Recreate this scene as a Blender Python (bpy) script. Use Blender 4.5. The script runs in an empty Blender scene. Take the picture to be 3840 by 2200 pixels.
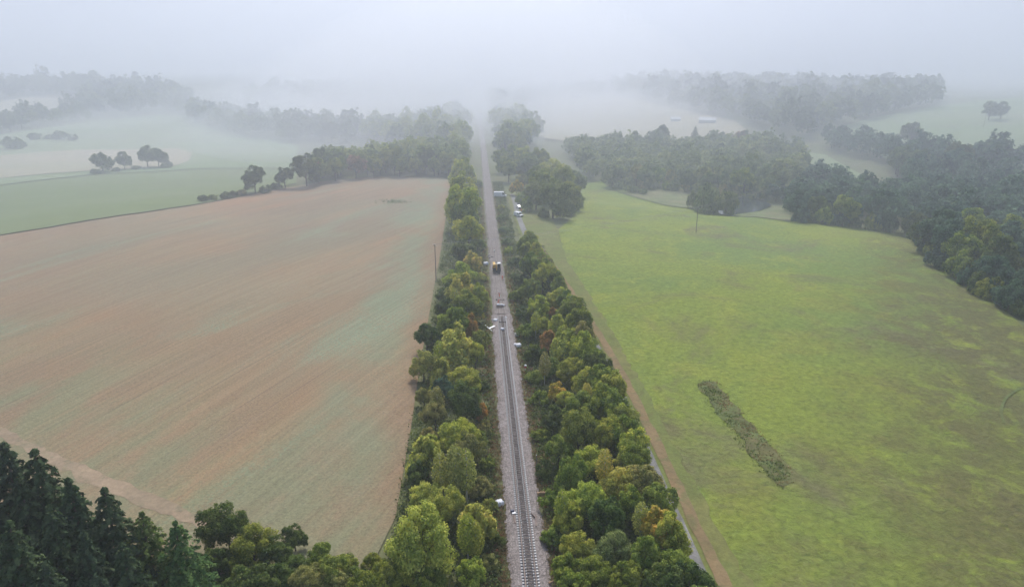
import bpy, bmesh, math, random
import numpy as np
from mathutils import Vector, Matrix
from mathutils.geometry import delaunay_2d_cdt

# ------------------------------------------------------------------ camera, sky, sun, exposure
scene = bpy.context.scene
C = scene.collection
R = math.radians
CAM = np.array([-6.65, 0.0, 68.0])
FOC, PITCH, YAW = 2600.0, math.atan2(860, 2600), R(2.968)
cd = bpy.data.cameras.new('camera')
cd.sensor_width = 36.0
cd.lens = FOC / 3840 * 36.0
cd.clip_start, cd.clip_end = 1.0, 30000.0
cam = bpy.data.objects.new('camera', cd)
cam.location = CAM
cam.rotation_euler = (math.pi / 2 - PITCH, 0, -YAW)
C.objects.link(cam)
scene.camera = cam

SUN_EL, SUN_AZ = R(50), R(2)          # azimuth measured clockwise from +Y
world = bpy.data.worlds.new('World')
scene.world = world
world.use_nodes = True
wn = world.node_tree
bg = wn.nodes['Background']
sky = wn.nodes.new('ShaderNodeTexSky')
sky.sky_type = 'NISHITA'
sky.sun_disc = False
sky.sun_elevation = SUN_EL
sky.sun_rotation = SUN_AZ
sky.altitude = 150
sky.air_density = 1.0
sky.dust_density = 6.0
sky.ozone_density = 1.5
# overcast: the blue dome is mostly veiled by an even layer of pale cloud
veil = wn.nodes.new('ShaderNodeMix'); veil.data_type = 'RGBA'
veil.inputs[0].default_value = 0.72
veil.inputs[7].default_value = (2.2, 2.85, 4.3, 1)
wn.links.new(sky.outputs[0], veil.inputs[6])
wn.links.new(veil.outputs[2], bg.inputs[0])
bg.inputs[1].default_value = 0.075

sl = bpy.data.lights.new('sun', 'SUN')
sl.energy = 1.5
sl.angle = R(14)
sl.color = (1.0, 0.95, 0.88)
sun = bpy.data.objects.new('sun', sl)
sdir = Vector((math.sin(SUN_AZ) * math.cos(SUN_EL), math.cos(SUN_AZ) * math.cos(SUN_EL), math.sin(SUN_EL)))
sun.rotation_euler = (-sdir).to_track_quat('-Z', 'Y').to_euler()
sun.location = (0, 0, 400)
C.objects.link(sun)

vs = scene.view_settings
vs.view_transform = 'Standard'
vs.look = 'None'
vs.exposure = 1.25
vs.gamma = 1.0
vs.use_curve_mapping = False
scene.render.engine = 'CYCLES'
cy = scene.cycles
cy.max_bounces = 10
cy.diffuse_bounces = 3
cy.glossy_bounces = 2
cy.transmission_bounces = 3
cy.transparent_max_bounces = 48
cy.volume_bounces = 8
cy.use_denoising = True
cy.use_adaptive_sampling = True
cy.adaptive_threshold = 0.02
HAZE_DENSITY = 0.0006

rng = np.random.default_rng(7)
random.seed(7)

# ------------------------------------------------------------------ terrain and layout
def sm(a, b, x):
    t = np.clip((x - a) / (b - a), 0, 1)
    return t * t * (3 - 2 * t)

def H(x, y):
    x = np.asarray(x, float); y = np.asarray(y, float)
    z = 3.2 * np.exp(-(((x + 110) / 85) ** 2 + ((y - 270) / 120) ** 2))
    sl_ = (x + 206) * -0.763 + (y - 293) * 0.646
    z = z - 6.0 * sm(0, 90, sl_) * sm(-35, -90, x)
    z = z + 34 * sm(450, 1300, y) * sm(-120, -520, x) + 10 * sm(900, 1800, y) * sm(-30, -200, x)
    s1 = np.maximum((x - 71) * 0.882 + (y - 420) * 0.471, (x - 134) * 0.517 + (y - 302) * 0.856)
    s2 = (x - 168) + 0.12 * (276 - y) * (y < 276)
    s = np.maximum(s1, s2)
    z = z + 1.6 * np.exp(-(((x - 75) / 45) ** 2 + ((y - 230) / 90) ** 2))
    z = z - 6.0 * sm(-6, 48, s) * sm(35, 70, x)
    z = z + 26 * sm(140, 800, s) * sm(60, 300, x)
    z = z + 1.2 * np.sin(x / 71 + 1.3) * np.sin(y / 93 + 0.4) + 0.5 * np.sin(x / 29 + y / 41)
    w = np.exp(-(np.hypot((x - 122) / 30, (y - 345) / 20)) ** 4)
    z = z * (1 - w) - 4.2 * w
    return z * sm(6, 26, np.abs(x))

S_ = 3840 / 2541.0
_cp, _sp, _cw, _sw = math.cos(PITCH), math.sin(PITCH), math.cos(YAW), math.sin(YAW)
FW = np.array([_sw * _cp, _cw * _cp, -_sp]); RT = np.array([_cw, -_sw, 0.0]); UP = np.cross(RT, FW)

def pix_m(p):
    """pixels (of the 2541 wide view) per metre at a world point"""
    return FOC / S_ / float((np.array(p, float) - CAM) @ FW)

def ground_at(px, py, lift=0.0):
    """where a line of sight meets the terrain raised by lift"""
    d = FW + RT * ((px * S_ - 1920) / FOC) - UP * ((py * S_ - 1100) / FOC)
    t = np.geomspace(20, 9000, 1400)
    P = CAM + t[:, None] * d
    g = P[:, 2] - H(P[:, 0], P[:, 1]) - lift
    k = np.argmax(g < 0) if (g < 0).any() else len(t) - 1
    if k == 0: k = 1
    a, b = t[k - 1], t[k]
    for _ in range(24):
        m = (a + b) / 2
        q = CAM + m * d
        if q[2] - H(q[0], q[1]) - lift < 0: b = m
        else: a = m
    q = CAM + b * d
    return float(q[0]), float(q[1])

def G(*pts): return [ground_at(*p) for p in pts]

def inside(poly, x, y):
    x = np.asarray(x); y = np.asarray(y)
    r = np.zeros(x.shape, bool)
    n = len(poly)
    for i in range(n):
        x0, y0 = poly[i]; x1, y1 = poly[(i + 1) % n]
        c = (y0 > y) != (y1 > y)
        with np.errstate(divide='ignore', invalid='ignore'):
            r ^= c & (x < (x1 - x0) * (y - y0) / (y1 - y0 + 1e-12) + x0)
    return r

# ------------------------------------------------------------------ object helpers
def tag(o, label=None, cat=None, group=None, kind=None):
    if label: o['label'] = label
    if cat: o['category'] = cat
    if group: o['group'] = group
    if kind: o['kind'] = kind
    return o

def obj(name, me, mat=None, parent=None):
    o = bpy.data.objects.new(name, me)
    C.objects.link(o)
    if mat is not None and me is not None and not me.materials: me.materials.append(mat)
    if parent is not None: o.parent = parent
    return o

def empty(name, loc=(0, 0, 0), rz=0.0, scale=1.0):
    o = bpy.data.objects.new(name, None)
    o.empty_display_size = 0.5
    o.location = loc
    o.rotation_euler = (0, 0, rz)
    if scale != 1.0: o.scale = (scale,) * 3 if np.isscalar(scale) else scale
    C.objects.link(o)
    return o

def mesh_np(name, V, F, smooth=False):
    """V (n,3), F (m,k) all faces with k corners"""
    V = np.ascontiguousarray(V, np.float32); F = np.ascontiguousarray(F, np.int32)
    me = bpy.data.meshes.new(name)
    me.vertices.add(len(V)); me.vertices.foreach_set('co', V.ravel())
    m, k = F.shape
    me.loops.add(m * k); me.loops.foreach_set('vertex_index', F.ravel())
    me.polygons.add(m)
    me.polygons.foreach_set('loop_start', np.arange(0, m * k, k, dtype=np.int32))
    me.polygons.foreach_set('loop_total', np.full(m, k, np.int32))
    if smooth: me.polygons.foreach_set('use_smooth', np.ones(m, bool))
    me.update(calc_edges=True)
    return me

class MB:
    """collects simple solids into one mesh"""
    def __init__(s): s.v = []; s.f = []
    def add(s, v, f):
        o = len(s.v); s.v += [tuple(p) for p in v]; s.f += [tuple(i + o for i in q) for q in f]; return s
    def box(s, c, d, rot=None, taper=1.0):
        x, y, z = d[0] / 2, d[1] / 2, d[2] / 2
        v = [(-x, -y, -z), (x, -y, -z), (x, y, -z), (-x, y, -z), (-x * taper, -y * taper, z), (x * taper, -y * taper, z), (x * taper, y * taper, z), (-x * taper, y * taper, z)]
        if rot is not None:
            m = Matrix.Rotation(rot[2], 3, 'Z') @ Matrix.Rotation(rot[1], 3, 'Y') @ Matrix.Rotation(rot[0], 3, 'X')
            v = [m @ Vector(p) for p in v]
        v = [(p[0] + c[0], p[1] + c[1], p[2] + c[2]) for p in v]
        return s.add(v, [(0, 3, 2, 1), (4, 5, 6, 7), (0, 1, 5, 4), (1, 2, 6, 5), (2, 3, 7, 6), (3, 0, 4, 7)])
    def tube(s, pts, rad, n=8, caps=True):
        pts = [Vector(p) for p in pts]
        if np.isscalar(rad): rad = [rad] * len(pts)
        vs_ = []; fs = []
        for i, p in enumerate(pts):
            d = (pts[min(i + 1, len(pts) - 1)] - pts[max(i - 1, 0)]).normalized()
            a = d.orthogonal().normalized() if abs(d.z) > 0.99 or True else None
            ref = Vector((0, 0, 1)) if abs(d.z) < 0.95 else Vector((1, 0, 0))
            a = d.cross(ref).normalized(); b = d.cross(a)
            for k in range(n):
                t = 2 * math.pi * k / n
                vs_.append(p + (a * math.cos(t) + b * math.sin(t)) * rad[i])
        for i in range(len(pts) - 1):
            for k in range(n):
                fs.append((i * n + k, i * n + (k + 1) % n, (i + 1) * n + (k + 1) % n, (i + 1) * n + k))
        if caps:
            fs.append(tuple(range(n - 1, -1, -1))); fs.append(tuple((len(pts) - 1) * n + k for k in range(n)))
        return s.add(vs_, fs)
    def prism(s, prof, y0, y1, t0=None):
        """profile in x,z swept along y; t0 optional second profile for y1"""
        n = len(prof); q = t0 or prof
        v = [(x, y0, z) for x, z in prof] + [(x, y1, z) for x, z in q]
        f = [tuple(range(n)), tuple(range(2 * n - 1, n - 1, -1))] + [(i, i + n, (i + 1) % n + n, (i + 1) % n) for i in range(n)]
        return s.add(v, f)
    def mesh(s, name, smooth=False, bevel=0.0):
        me = bpy.data.meshes.new(name)
        me.from_pydata(s.v, [], s.f)
        bm = bmesh.new(); bm.from_mesh(me)
        bmesh.ops.recalc_face_normals(bm, faces=bm.faces)
        if bevel: bmesh.ops.bevel(bm, geom=list(bm.edges), offset=bevel, segments=2, affect='EDGES', profile=0.6)
        bm.to_mesh(me); bm.free()
        if smooth: me.polygons.foreach_set('use_smooth', [True] * len(me.polygons))
        me.update()
        return me
    def build(s, name, mat, parent=None, smooth=False, bevel=0.0):
        return obj(name, s.mesh(name, smooth, bevel), mat, parent)

# ------------------------------------------------------------------ materials
class NB:
    def __init__(s, name):
        s.m = bpy.data.materials.new(name); s.m.use_nodes = True
        s.t = s.m.node_tree; s.t.nodes.clear()
        s.out = s.t.nodes.new('ShaderNodeOutputMaterial')
    def n(s, typ, props=None, **inp):
        nd = s.t.nodes.new(typ)
        for k, v in (props or {}).items(): setattr(nd, k, v)
        for k, v in inp.items():
            key = int(k[1:]) if k[0] == 'i' and k[1:].isdigit() else k.replace('_', ' ')
            s.set(nd.inputs[key], v)
        return nd
    def set(s, sock, v):
        if isinstance(v, bpy.types.NodeSocket): s.t.links.new(v, sock)
        elif isinstance(v, bpy.types.Node): s.t.links.new(v.outputs[0], sock)
        else:
            if isinstance(v, tuple) and len(v) == 3 and sock.type == 'RGBA': v = (*v, 1)
            sock.default_value = v
    def math(s, op, a, b=0.0, c=0.0): return s.n('ShaderNodeMath', {'operation': op}, i0=a, i1=b, i2=c).outputs[0]
    def mix(s, fac, a, b, blend='MIX'):
        nd = s.n('ShaderNodeMix', {'data_type': 'RGBA', 'blend_type': blend}, i0=fac, i6=a, i7=b)
        return nd.outputs[2]
    def pos(s): return s.n('ShaderNodeNewGeometry').outputs['Position']
    def mapping(s, vec, rot=0.0, scale=(1, 1, 1), loc=(0, 0, 0)):
        return s.n('ShaderNodeMapping', None, Vector=vec, Location=loc, Rotation=(0, 0, rot), Scale=scale).outputs[0]
    def noise(s, vec, scale, detail=4.0, rough=0.55, dist=0.0):
        return s.n('ShaderNodeTexNoise', None, Vector=vec, Scale=scale, Detail=detail, Roughness=rough, Distortion=dist).outputs[0]
    def ramp(s, f, a, b):
        return s.n('ShaderNodeMapRange', {'interpolation_type': 'SMOOTHSTEP'}, Value=f, i1=a, i2=b).outputs[0]
    def bump(s, h, strength, dist): return s.n('ShaderNodeBump', None, Height=h, Strength=strength, Distance=dist).outputs[0]
    def princ(s, col, rough=0.9, normal=None, **k):
        p = s.n('ShaderNodeBsdfPrincipled', None, Base_Color=col, Roughness=rough, **k)
        p.inputs['Specular IOR Level'].default_value = k.get('spec', 0.2) if False else 0.2
        if normal is not None: s.set(p.inputs['Normal'], normal)
        s.t.links.new(p.outputs[0], s.out.inputs[0])
        return s.m

def flat_mat(name, col, rough=0.6, var=0.12, scale=3.0, metal=0.0, spec=0.4):
    b = NB(name)
    co = b.n('ShaderNodeTexCoord').outputs['Object']
    f = b.noise(co, scale, 5)
    c = b.mix(b.ramp(f, 0.3, 0.75), tuple(x * (1 - var) for x in col), tuple(min(1, x * (1 + var)) for x in col))
    b.princ(c, rough)
    p = [n for n in b.t.nodes if n.type == 'BSDF_PRINCIPLED'][0]
    p.inputs['Metallic'].default_value = metal
    p.inputs['Specular IOR Level'].default_value = spec
    return b.m

def ground_mat(name, cols, big=0.02, fine=1.2, fine_amt=0.35, bump=0.3, stretch=(1, 1, 1), rot=0.0, warp=0.6):
    """a plant or soil cover: three tones in large drifts, broken by tuft-sized speckle"""
    b = NB(name); P = b.pos()
    Q = b.mapping(P, rot, stretch)
    n1 = b.noise(Q, big, 5, 0.6, warp); n2 = b.noise(Q, big * 3.7, 5, 0.62, warp)
    c = b.mix(b.ramp(n1, 0.38, 0.62), cols[0], cols[1])
    c = b.mix(b.math('MULTIPLY', b.ramp(n2, 0.48, 0.68), 0.8), c, cols[2])
    f = b.noise(P, fine, 6, 0.7, 0.3)
    g = b.noise(P, fine * 0.23, 4, 0.6, 0.4)
    v = b.math('ADD', b.math('MULTIPLY', b.math('SUBTRACT', f, 0.5), fine_amt * 3), 1.0)
    v = b.math('ADD', v, b.math('MULTIPLY', b.math('SUBTRACT', g, 0.5), fine_amt * 1.6))
    v = b.math('MAXIMUM', v, 0.25)
    vv = b.n('ShaderNodeCombineColor', None, Red=v, Green=v, Blue=v).outputs[0]
    c = b.mix(1.0, c, vv, 'MULTIPLY')
    return b.princ(c, 0.95, b.bump(f, bump, 0.4))

M = {}
M['ground'] = ground_mat('rough_grass', [(0.125, 0.145, 0.06), (0.15, 0.155, 0.07), (0.145, 0.13, 0.075)], 0.03, 0.9)
M['verge'] = ground_mat('verge_grass', [(0.155, 0.18, 0.05), (0.185, 0.18, 0.06), (0.14, 0.14, 0.05)], 0.06, 1.5)
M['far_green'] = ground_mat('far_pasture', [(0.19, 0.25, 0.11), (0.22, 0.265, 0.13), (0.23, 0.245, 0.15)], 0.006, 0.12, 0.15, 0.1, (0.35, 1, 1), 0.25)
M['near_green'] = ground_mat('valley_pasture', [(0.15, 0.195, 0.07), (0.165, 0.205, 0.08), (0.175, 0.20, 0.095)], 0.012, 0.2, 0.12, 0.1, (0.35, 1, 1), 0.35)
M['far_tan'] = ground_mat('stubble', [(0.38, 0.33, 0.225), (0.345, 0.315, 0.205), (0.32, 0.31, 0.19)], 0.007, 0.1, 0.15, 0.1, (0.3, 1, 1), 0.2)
M['meadow'] = ground_mat('marsh_meadow', [(0.15, 0.18, 0.07), (0.20, 0.19, 0.10), (0.11, 0.13, 0.06)], 0.03, 0.4)
M['dirt'] = ground_mat('dirt_track', [(0.25, 0.175, 0.090), (0.21, 0.155, 0.08), (0.15, 0.15, 0.06)], 0.08, 1.2, 0.3)
M['dirt_pale'] = ground_mat('pale_earth', [(0.33, 0.245, 0.16), (0.28, 0.215, 0.14), (0.22, 0.19, 0.115)], 0.08, 1.2, 0.3)
M['lane'] = ground_mat('gravel_lane', [(0.20, 0.195, 0.185), (0.26, 0.25, 0.24), (0.15, 0.145, 0.12)], 0.15, 1.6, 0.3)
M['scrub_soil'] = ground_mat('hollow_floor', [(0.135, 0.13, 0.05), (0.115, 0.14, 0.045), (0.16, 0.125, 0.055)], 0.12, 1.2, 0.5)

def plough_mat(rowdir):
    b = NB('seeded_soil'); P = b.pos()
    Q = b.mapping(P, -rowdir)                       # x runs along the rows
    sx = b.n('ShaderNodeSeparateXYZ', None, Vector=Q)
    soil = b.mix(b.ramp(b.noise(b.mapping(Q, 0, (0.3, 1, 1)), 0.018, 4, 0.6, 0.5), 0.35, 0.65), (0.282, 0.193, 0.112), (0.236, 0.180, 0.112))
    soil = b.mix(b.math('MULTIPLY', b.ramp(b.noise(b.mapping(Q, 0, (0.25, 1, 1), (40, 9, 0)), 0.03, 4, 0.6, 0.4), 0.52, 0.7), 0.8), soil, (0.340, 0.198, 0.105))
    # drifts of pale green seedlings, drawn out along the drill rows
    g1 = b.ramp(b.noise(b.mapping(Q, 0, (0.14, 0.62, 1), (3, 7, 0)), 0.045, 5, 0.62, 0.7), 0.50, 0.66)
    g2 = b.ramp(b.noise(P, 0.012, 3, 0.5, 0.4), 0.40, 0.62)
    sp = b.ramp(b.noise(P, 1.7, 4, 0.65), 0.42, 0.62)
    gm = b.math('MULTIPLY', b.math('ADD', b.math('MULTIPLY', g1, 1.0), b.math('MULTIPLY', g2, 0.4)), b.math('ADD', b.math('MULTIPLY', sp, 0.7), 0.3))
    c = b.mix(gm, soil, (0.225, 0.26, 0.165))
    # green strip along the headland by the trees
    px = b.n('ShaderNodeSeparateXYZ', None, Vector=P)
    hx = b.math('ADD', px.outputs[0], b.math('MULTIPLY', b.math('SUBTRACT', b.noise(P, 0.02, 3), 0.5), 16.0))
    hl = b.math('MULTIPLY', b.ramp(hx, -44.0, -36.0), b.ramp(hx, -24.0, -30.0))
    c = b.mix(b.math('MULTIPLY', hl, b.math('ADD', b.math('MULTIPLY', b.ramp(b.noise(P, 0.05, 5, 0.65), 0.38, 0.62), 0.5), 0.05)), c, (0.205, 0.245, 0.15))
    ru = b.math('MULTIPLY', b.ramp(hx, -27.0, -22.0), 0.4)
    c = b.mix(ru, c, (0.27, 0.165, 0.10))
    lo_ = b.math('ADD', b.math('MULTIPLY', b.math('ADD', px.outputs[0], 103.0), 0.543), b.math('MULTIPLY', b.math('SUBTRACT', px.outputs[1], 128.0), 0.84))
    lo_ = b.math('ADD', lo_, b.math('MULTIPLY', b.math('SUBTRACT', b.noise(P, 0.03, 4), 0.5), 40.0))
    c = b.mix(b.math('MULTIPLY', b.math('MULTIPLY', b.ramp(lo_, 46.0, 8.0), b.ramp(b.noise(b.mapping(Q, 0, (0.4, 1, 1)), 0.09, 5, 0.65), 0.36, 0.62)), 0.6), c, (0.195, 0.225, 0.125))
    # a few spots of lush weed
    w = b.ramp(b.noise(b.mapping(Q, 0, (0.35, 1, 1), (-13, 31, 0)), 0.035, 3, 0.5), 0.70, 0.78)
    c = b.mix(b.math('MULTIPLY', w, 0.6), c, (0.15, 0.27, 0.09))
    # wheel lines of the drill: pairs each working width, broken and wobbling
    wob = b.math('MULTIPLY', b.noise(b.mapping(Q, 0, (0.25, 1, 1)), 0.04, 3), 2.0)
    u = b.math('ADD', sx.outputs[1], wob)
    def lines(per, off, wd):
        fr = b.math('FRACT', b.math('ADD', b.math('DIVIDE', u, per), off))
        return b.math('LESS_THAN', b.math('ABSOLUTE', b.math('SUBTRACT', fr, 0.5)), wd / per)
    brk = b.ramp(b.noise(b.mapping(Q, 0, (0.06, 0.6, 1)), 0.35, 3), 0.42, 0.66)
    field_in = b.ramp(px.outputs[0], -26.0, -40.0)
    ln = b.math('MULTIPLY', b.math('MULTIPLY', lines(6.0, 0.1, 0.17), brk), field_in)
    ln2 = b.math('MULTIPLY', b.math('MULTIPLY', lines(3.0, 0.37, 0.10), b.ramp(b.noise(b.mapping(Q, 0, (0.05, 0.6, 1), (9, 2, 0)), 0.3, 3), 0.5, 0.66)), field_in)
    c = b.mix(b.math('MULTIPLY', ln, 0.5), c, (0.14, 0.098, 0.07))
    c = b.mix(b.math('MULTIPLY', ln2, 0.35), c, (0.17, 0.12, 0.085))
    rl = b.ramp(b.noise(b.mapping(Q, 0, (0.05, 2.6, 1)), 0.5, 3), 0.3, 0.7)
    f = b.noise(P, 2.3, 6, 0.75)
    v = b.math('ADD', b.math('ADD', b.math('MULTIPLY', b.math('SUBTRACT', f, 0.5), 1.5), b.math('MULTIPLY', b.math('SUBTRACT', rl, 0.5), 0.18)), 1.0)
    c = b.mix(1.0, c, b.n('ShaderNodeCombineColor', None, Red=v, Green=v, Blue=v).outputs[0], 'MULTIPLY')
    return b.princ(c, 0.97, b.bump(f, 0.5, 0.25))

def pasture_mat():
    b = NB('tussock_pasture'); P = b.pos()
    n1 = b.noise(P, 0.013, 4, 0.6, 0.8)
    n2 = b.noise(b.mapping(P, 0, (1, 1, 1), (17, 5, 0)), 0.028, 6, 0.66, 0.8)
    n3 = b.noise(b.mapping(P, 0, (1, 1, 1), (-31, 11, 0)), 0.075, 6, 0.66, 0.5)
    c = b.mix(b.ramp(n1, 0.36, 0.64), (0.205, 0.245, 0.038), (0.155, 0.215, 0.048))
    c = b.mix(b.math('MULTIPLY', b.ramp(n3, 0.46, 0.70), 0.75), c, (0.26, 0.28, 0.045))
    # browned and trodden areas
    c = b.mix(b.math('MULTIPLY', b.ramp(n2, 0.51, 0.68), 0.75), c, (0.150, 0.125, 0.070))
    px = b.n('ShaderNodeSeparateXYZ', None, Vector=P)
    # weedier and browner towards the lower corner of the field
    q = b.math('ADD', b.math('MULTIPLY', px.outputs[0], 0.9), b.math('MULTIPLY', px.outputs[1], -0.55))
    q = b.math('ADD', q, b.math('MULTIPLY', b.math('SUBTRACT', n3, 0.5), 90.0))
    wd = b.math('MULTIPLY', b.ramp(q, -28.0, 26.0), b.ramp(b.noise(P, 0.11, 6, 0.7, 0.6), 0.32, 0.54))
    c = b.mix(b.math('MULTIPLY', wd, 0.8), c, (0.105, 0.090, 0.042))
    tu = b.noise(P, 0.85, 6, 0.72, 0.5)
    tk = b.ramp(b.noise(b.mapping(P, 0.1, (0.5, 1.4, 1)), 0.95, 6, 0.72, 0.6), 0.52, 0.68)
    c = b.mix(b.math('MULTIPLY', tk, 0.6), c, (0.085, 0.115, 0.028))
    v = b.math('ADD', b.math('MULTIPLY', b.math('SUBTRACT', tu, 0.5), 1.7), 1.0)
    c = b.mix(1.0, c, b.n('ShaderNodeCombineColor', None, Red=v, Green=v, Blue=v).outputs[0], 'MULTIPLY')
    return b.princ(c, 0.95, b.bump(tu, 0.8, 0.5))

_r0, _r1 = G((167 / S_, 1499 / S_), (843 / S_, 1175 / S_))
M['plough'] = plough_mat(math.atan2(_r1[1] - _r0[1], _r1[0] - _r0[0]))
M['pasture'] = pasture_mat()

def ballast_mat(name, a, c_, stone):
    b = NB(name); P = b.pos()
    vo = b.n('ShaderNodeTexVoronoi', None, Vector=P, Scale=6.5)
    c = b.mix(b.ramp(b.noise(P, 0.35, 4), 0.35, 0.65), a, c_)
    v = b.math('ADD', b.math('MULTIPLY', vo.outputs['Color'], 1.0), 0.48)
    c = b.mix(1.0, c, b.n('ShaderNodeCombineColor', None, Red=v, Green=v, Blue=v).outputs[0], 'MULTIPLY')
    c = b.mix(b.math('MULTIPLY', b.ramp(b.noise(P, 1.5, 6, 0.8), 0.46, 0.66), 0.85), c, stone)
    return b.princ(c, 0.9, b.bump(vo.outputs['Distance'], 1.0, 0.12))
M['ballast'] = ballast_mat('pinkish_ballast', (0.335, 0.292, 0.275), (0.285, 0.245, 0.225), (0.15, 0.13, 0.12))
M['ballast_old'] = ballast_mat('brown_ballast', (0.30, 0.265, 0.25), (0.255, 0.225, 0.205), (0.17, 0.145, 0.13))

def leaf_mat(name, trans=0.38):
    """leaf colour comes from the thing itself (object colour); each leaf differs a little"""
    b = NB(name)
    oi = b.n('ShaderNodeObjectInfo')
    at = b.n('ShaderNodeAttribute', {'attribute_name': 'tint'})
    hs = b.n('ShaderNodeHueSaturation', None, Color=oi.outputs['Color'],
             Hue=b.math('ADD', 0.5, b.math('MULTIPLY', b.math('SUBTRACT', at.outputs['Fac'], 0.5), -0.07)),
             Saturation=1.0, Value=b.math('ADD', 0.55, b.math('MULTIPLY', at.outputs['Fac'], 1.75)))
    d = b.n('ShaderNodeBsdfDiffuse', None, Color=hs.outputs[0])
    t = b.n('ShaderNodeBsdfTranslucent', None, Color=hs.outputs[0])
    mx = b.n('ShaderNodeMixShader', None, i0=trans, i1=d.outputs[0], i2=t.outputs[0])
    b.t.links.new(mx.outputs[0], b.out.inputs[0])
    return b.m
M['leaf'] = leaf_mat('leaves')
M['needle'] = leaf_mat('needles', 0.12)
M['bark'] = flat_mat('bark', (0.10, 0.08, 0.06), 0.95, 0.3, 4)
M['birch_bark'] = flat_mat('birch_bark', (0.55, 0.53, 0.48), 0.9, 0.25, 3)

# ------------------------------------------------------------------ the setting: ground sheets
def axis(lo, hi, fine_lo, fine_hi, step, grow=1.12):
    a = list(np.arange(fine_lo, fine_hi + step, step))
    s = step; v = a[-1]
    while v < hi: s *= grow; v += s; a.append(v)
    s = step; v = a[0]; b = []
    while v > lo: s *= grow; v -= s; b.append(v)
    return np.array(b[::-1] + a)
gx = axis(-5000, 5000, -360, 400, 5.0); gy = axis(-300, 7000, 40, 640, 5.0)
X, Y = np.meshgrid(gx, gy)
V = np.stack([X, Y, H(X, Y) - 0.15], -1).reshape(-1, 3)
nx, ny = len(gx), len(gy)
idx = np.arange(nx * ny).reshape(ny, nx)
F = np.stack([idx[:-1, :-1], idx[:-1, 1:], idx[1:, 1:], idx[1:, :-1]], -1).reshape(-1, 4)
tag(obj('ground', mesh_np('ground', V, F, True), M['ground']), 'rough grassy land under the woods and hedges', 'ground', kind='structure')

def sheet(name, poly, mat, label, cat, lift=0.02, step=5.0, relief=None, wobble=0.0):
    """a land sheet filling a world polygon and following the terrain"""
    pts = []
    n = len(poly)
    for i in range(n):
        a = np.array(poly[i]); b_ = np.array(poly[(i + 1) % n])
        k = max(1, int(np.hypot(*(b_ - a)) / (step if step > 1.5 else step * 2)))
        for j in range(k):
            q = a + (b_ - a) * j / k
            if wobble: q = q + rng.normal(0, wobble, 2)
            pts.append(q)
    nb = len(pts); B = np.array(pts)
    lo, hi = B.min(0), B.max(0)
    xs = np.arange(lo[0], hi[0], step); ys = np.arange(lo[1], hi[1], step)
    XX, YY = np.meshgrid(xs, ys); XX = XX + (np.arange(len(ys)) % 2)[:, None] * step / 2
    P = np.stack([XX.ravel(), YY.ravel()], -1)
    P = P[inside(poly, P[:, 0], P[:, 1])]
    # keep grid points off the border
    if len(P):
        D2 = np.full(len(P), 1e9)
        for q in B: D2 = np.minimum(D2, ((P - q) ** 2).sum(1))
        P = P[D2 > (0.35 * step) ** 2]
    allp = np.concatenate([B, P]) if len(P) else B
    vv, ee, ff, *_ = delaunay_2d_cdt([Vector(p) for p in allp], [(i, (i + 1) % nb) for i in range(nb)], [], 1, 1e-4)
    vv = np.array([(p.x, p.y) for p in vv])
    z = H(vv[:, 0], vv[:, 1]) + lift
    if relief is not None: z = z + relief(vv[:, 0], vv[:, 1])
    me = mesh_np(name, np.column_stack([vv, z]), np.array([f[:3] for f in ff if len(f) == 3]), True)
    bm = bmesh.new(); bm.from_mesh(me)
    bmesh.ops.recalc_face_normals(bm, faces=bm.faces)
    if sum(f.normal.z for f in bm.faces) < 0: bmesh.ops.reverse_faces(bm, faces=bm.faces)
    bm.to_mesh(me); bm.free()
    return tag(obj(name, me, mat), label, cat, kind='structure')

# left: seeded brown field
top = G((0, 585), (120, 566), (240, 545), (360, 528), (480, 510), (590, 490), (700, 468), (800, 450), (900, 440), (1000, 437), (1100, 441))
brown_poly = [(-270, 250)] + top + [(x + 1.0, y) for x, y in [(-22.5, 430), (-22, 330), (-21.5, 245), (-21.5, 155), (-21, 120), (-21, 92), (-26, 66), (-75, 60), (-160, 80), (-270, 120)]]
sheet('ploughed_field', brown_poly, M['plough'], 'brown seeded field left of the railway', 'field', 0.02, 4.0)
# earth track at its lower edge, along the conifers
tr = G((-60, 1035), (0, 1068), (140, 1140), (300, 1215), (420, 1262), (530, 1310))
def ribbon(c, w):
    c = np.array(c); t = np.gradient(c, axis=0); t /= np.linalg.norm(t, axis=1)[:, None]
    n = np.stack([-t[:, 1], t[:, 0]], -1); w = np.broadcast_to(w, (len(c),))[:, None] / 2
    return [tuple(p) for p in c + n * w] + [tuple(p) for p in (c - n * w)[::-1]]
sheet('dirt_track', ribbon(tr, [1.2, 1.8, 2.6, 3.0, 2.6, 1.8]), M['dirt_pale'], 'pale earth track along the lower edge of the brown field', 'track', 0.05, 1.0, wobble=0.32)

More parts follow.
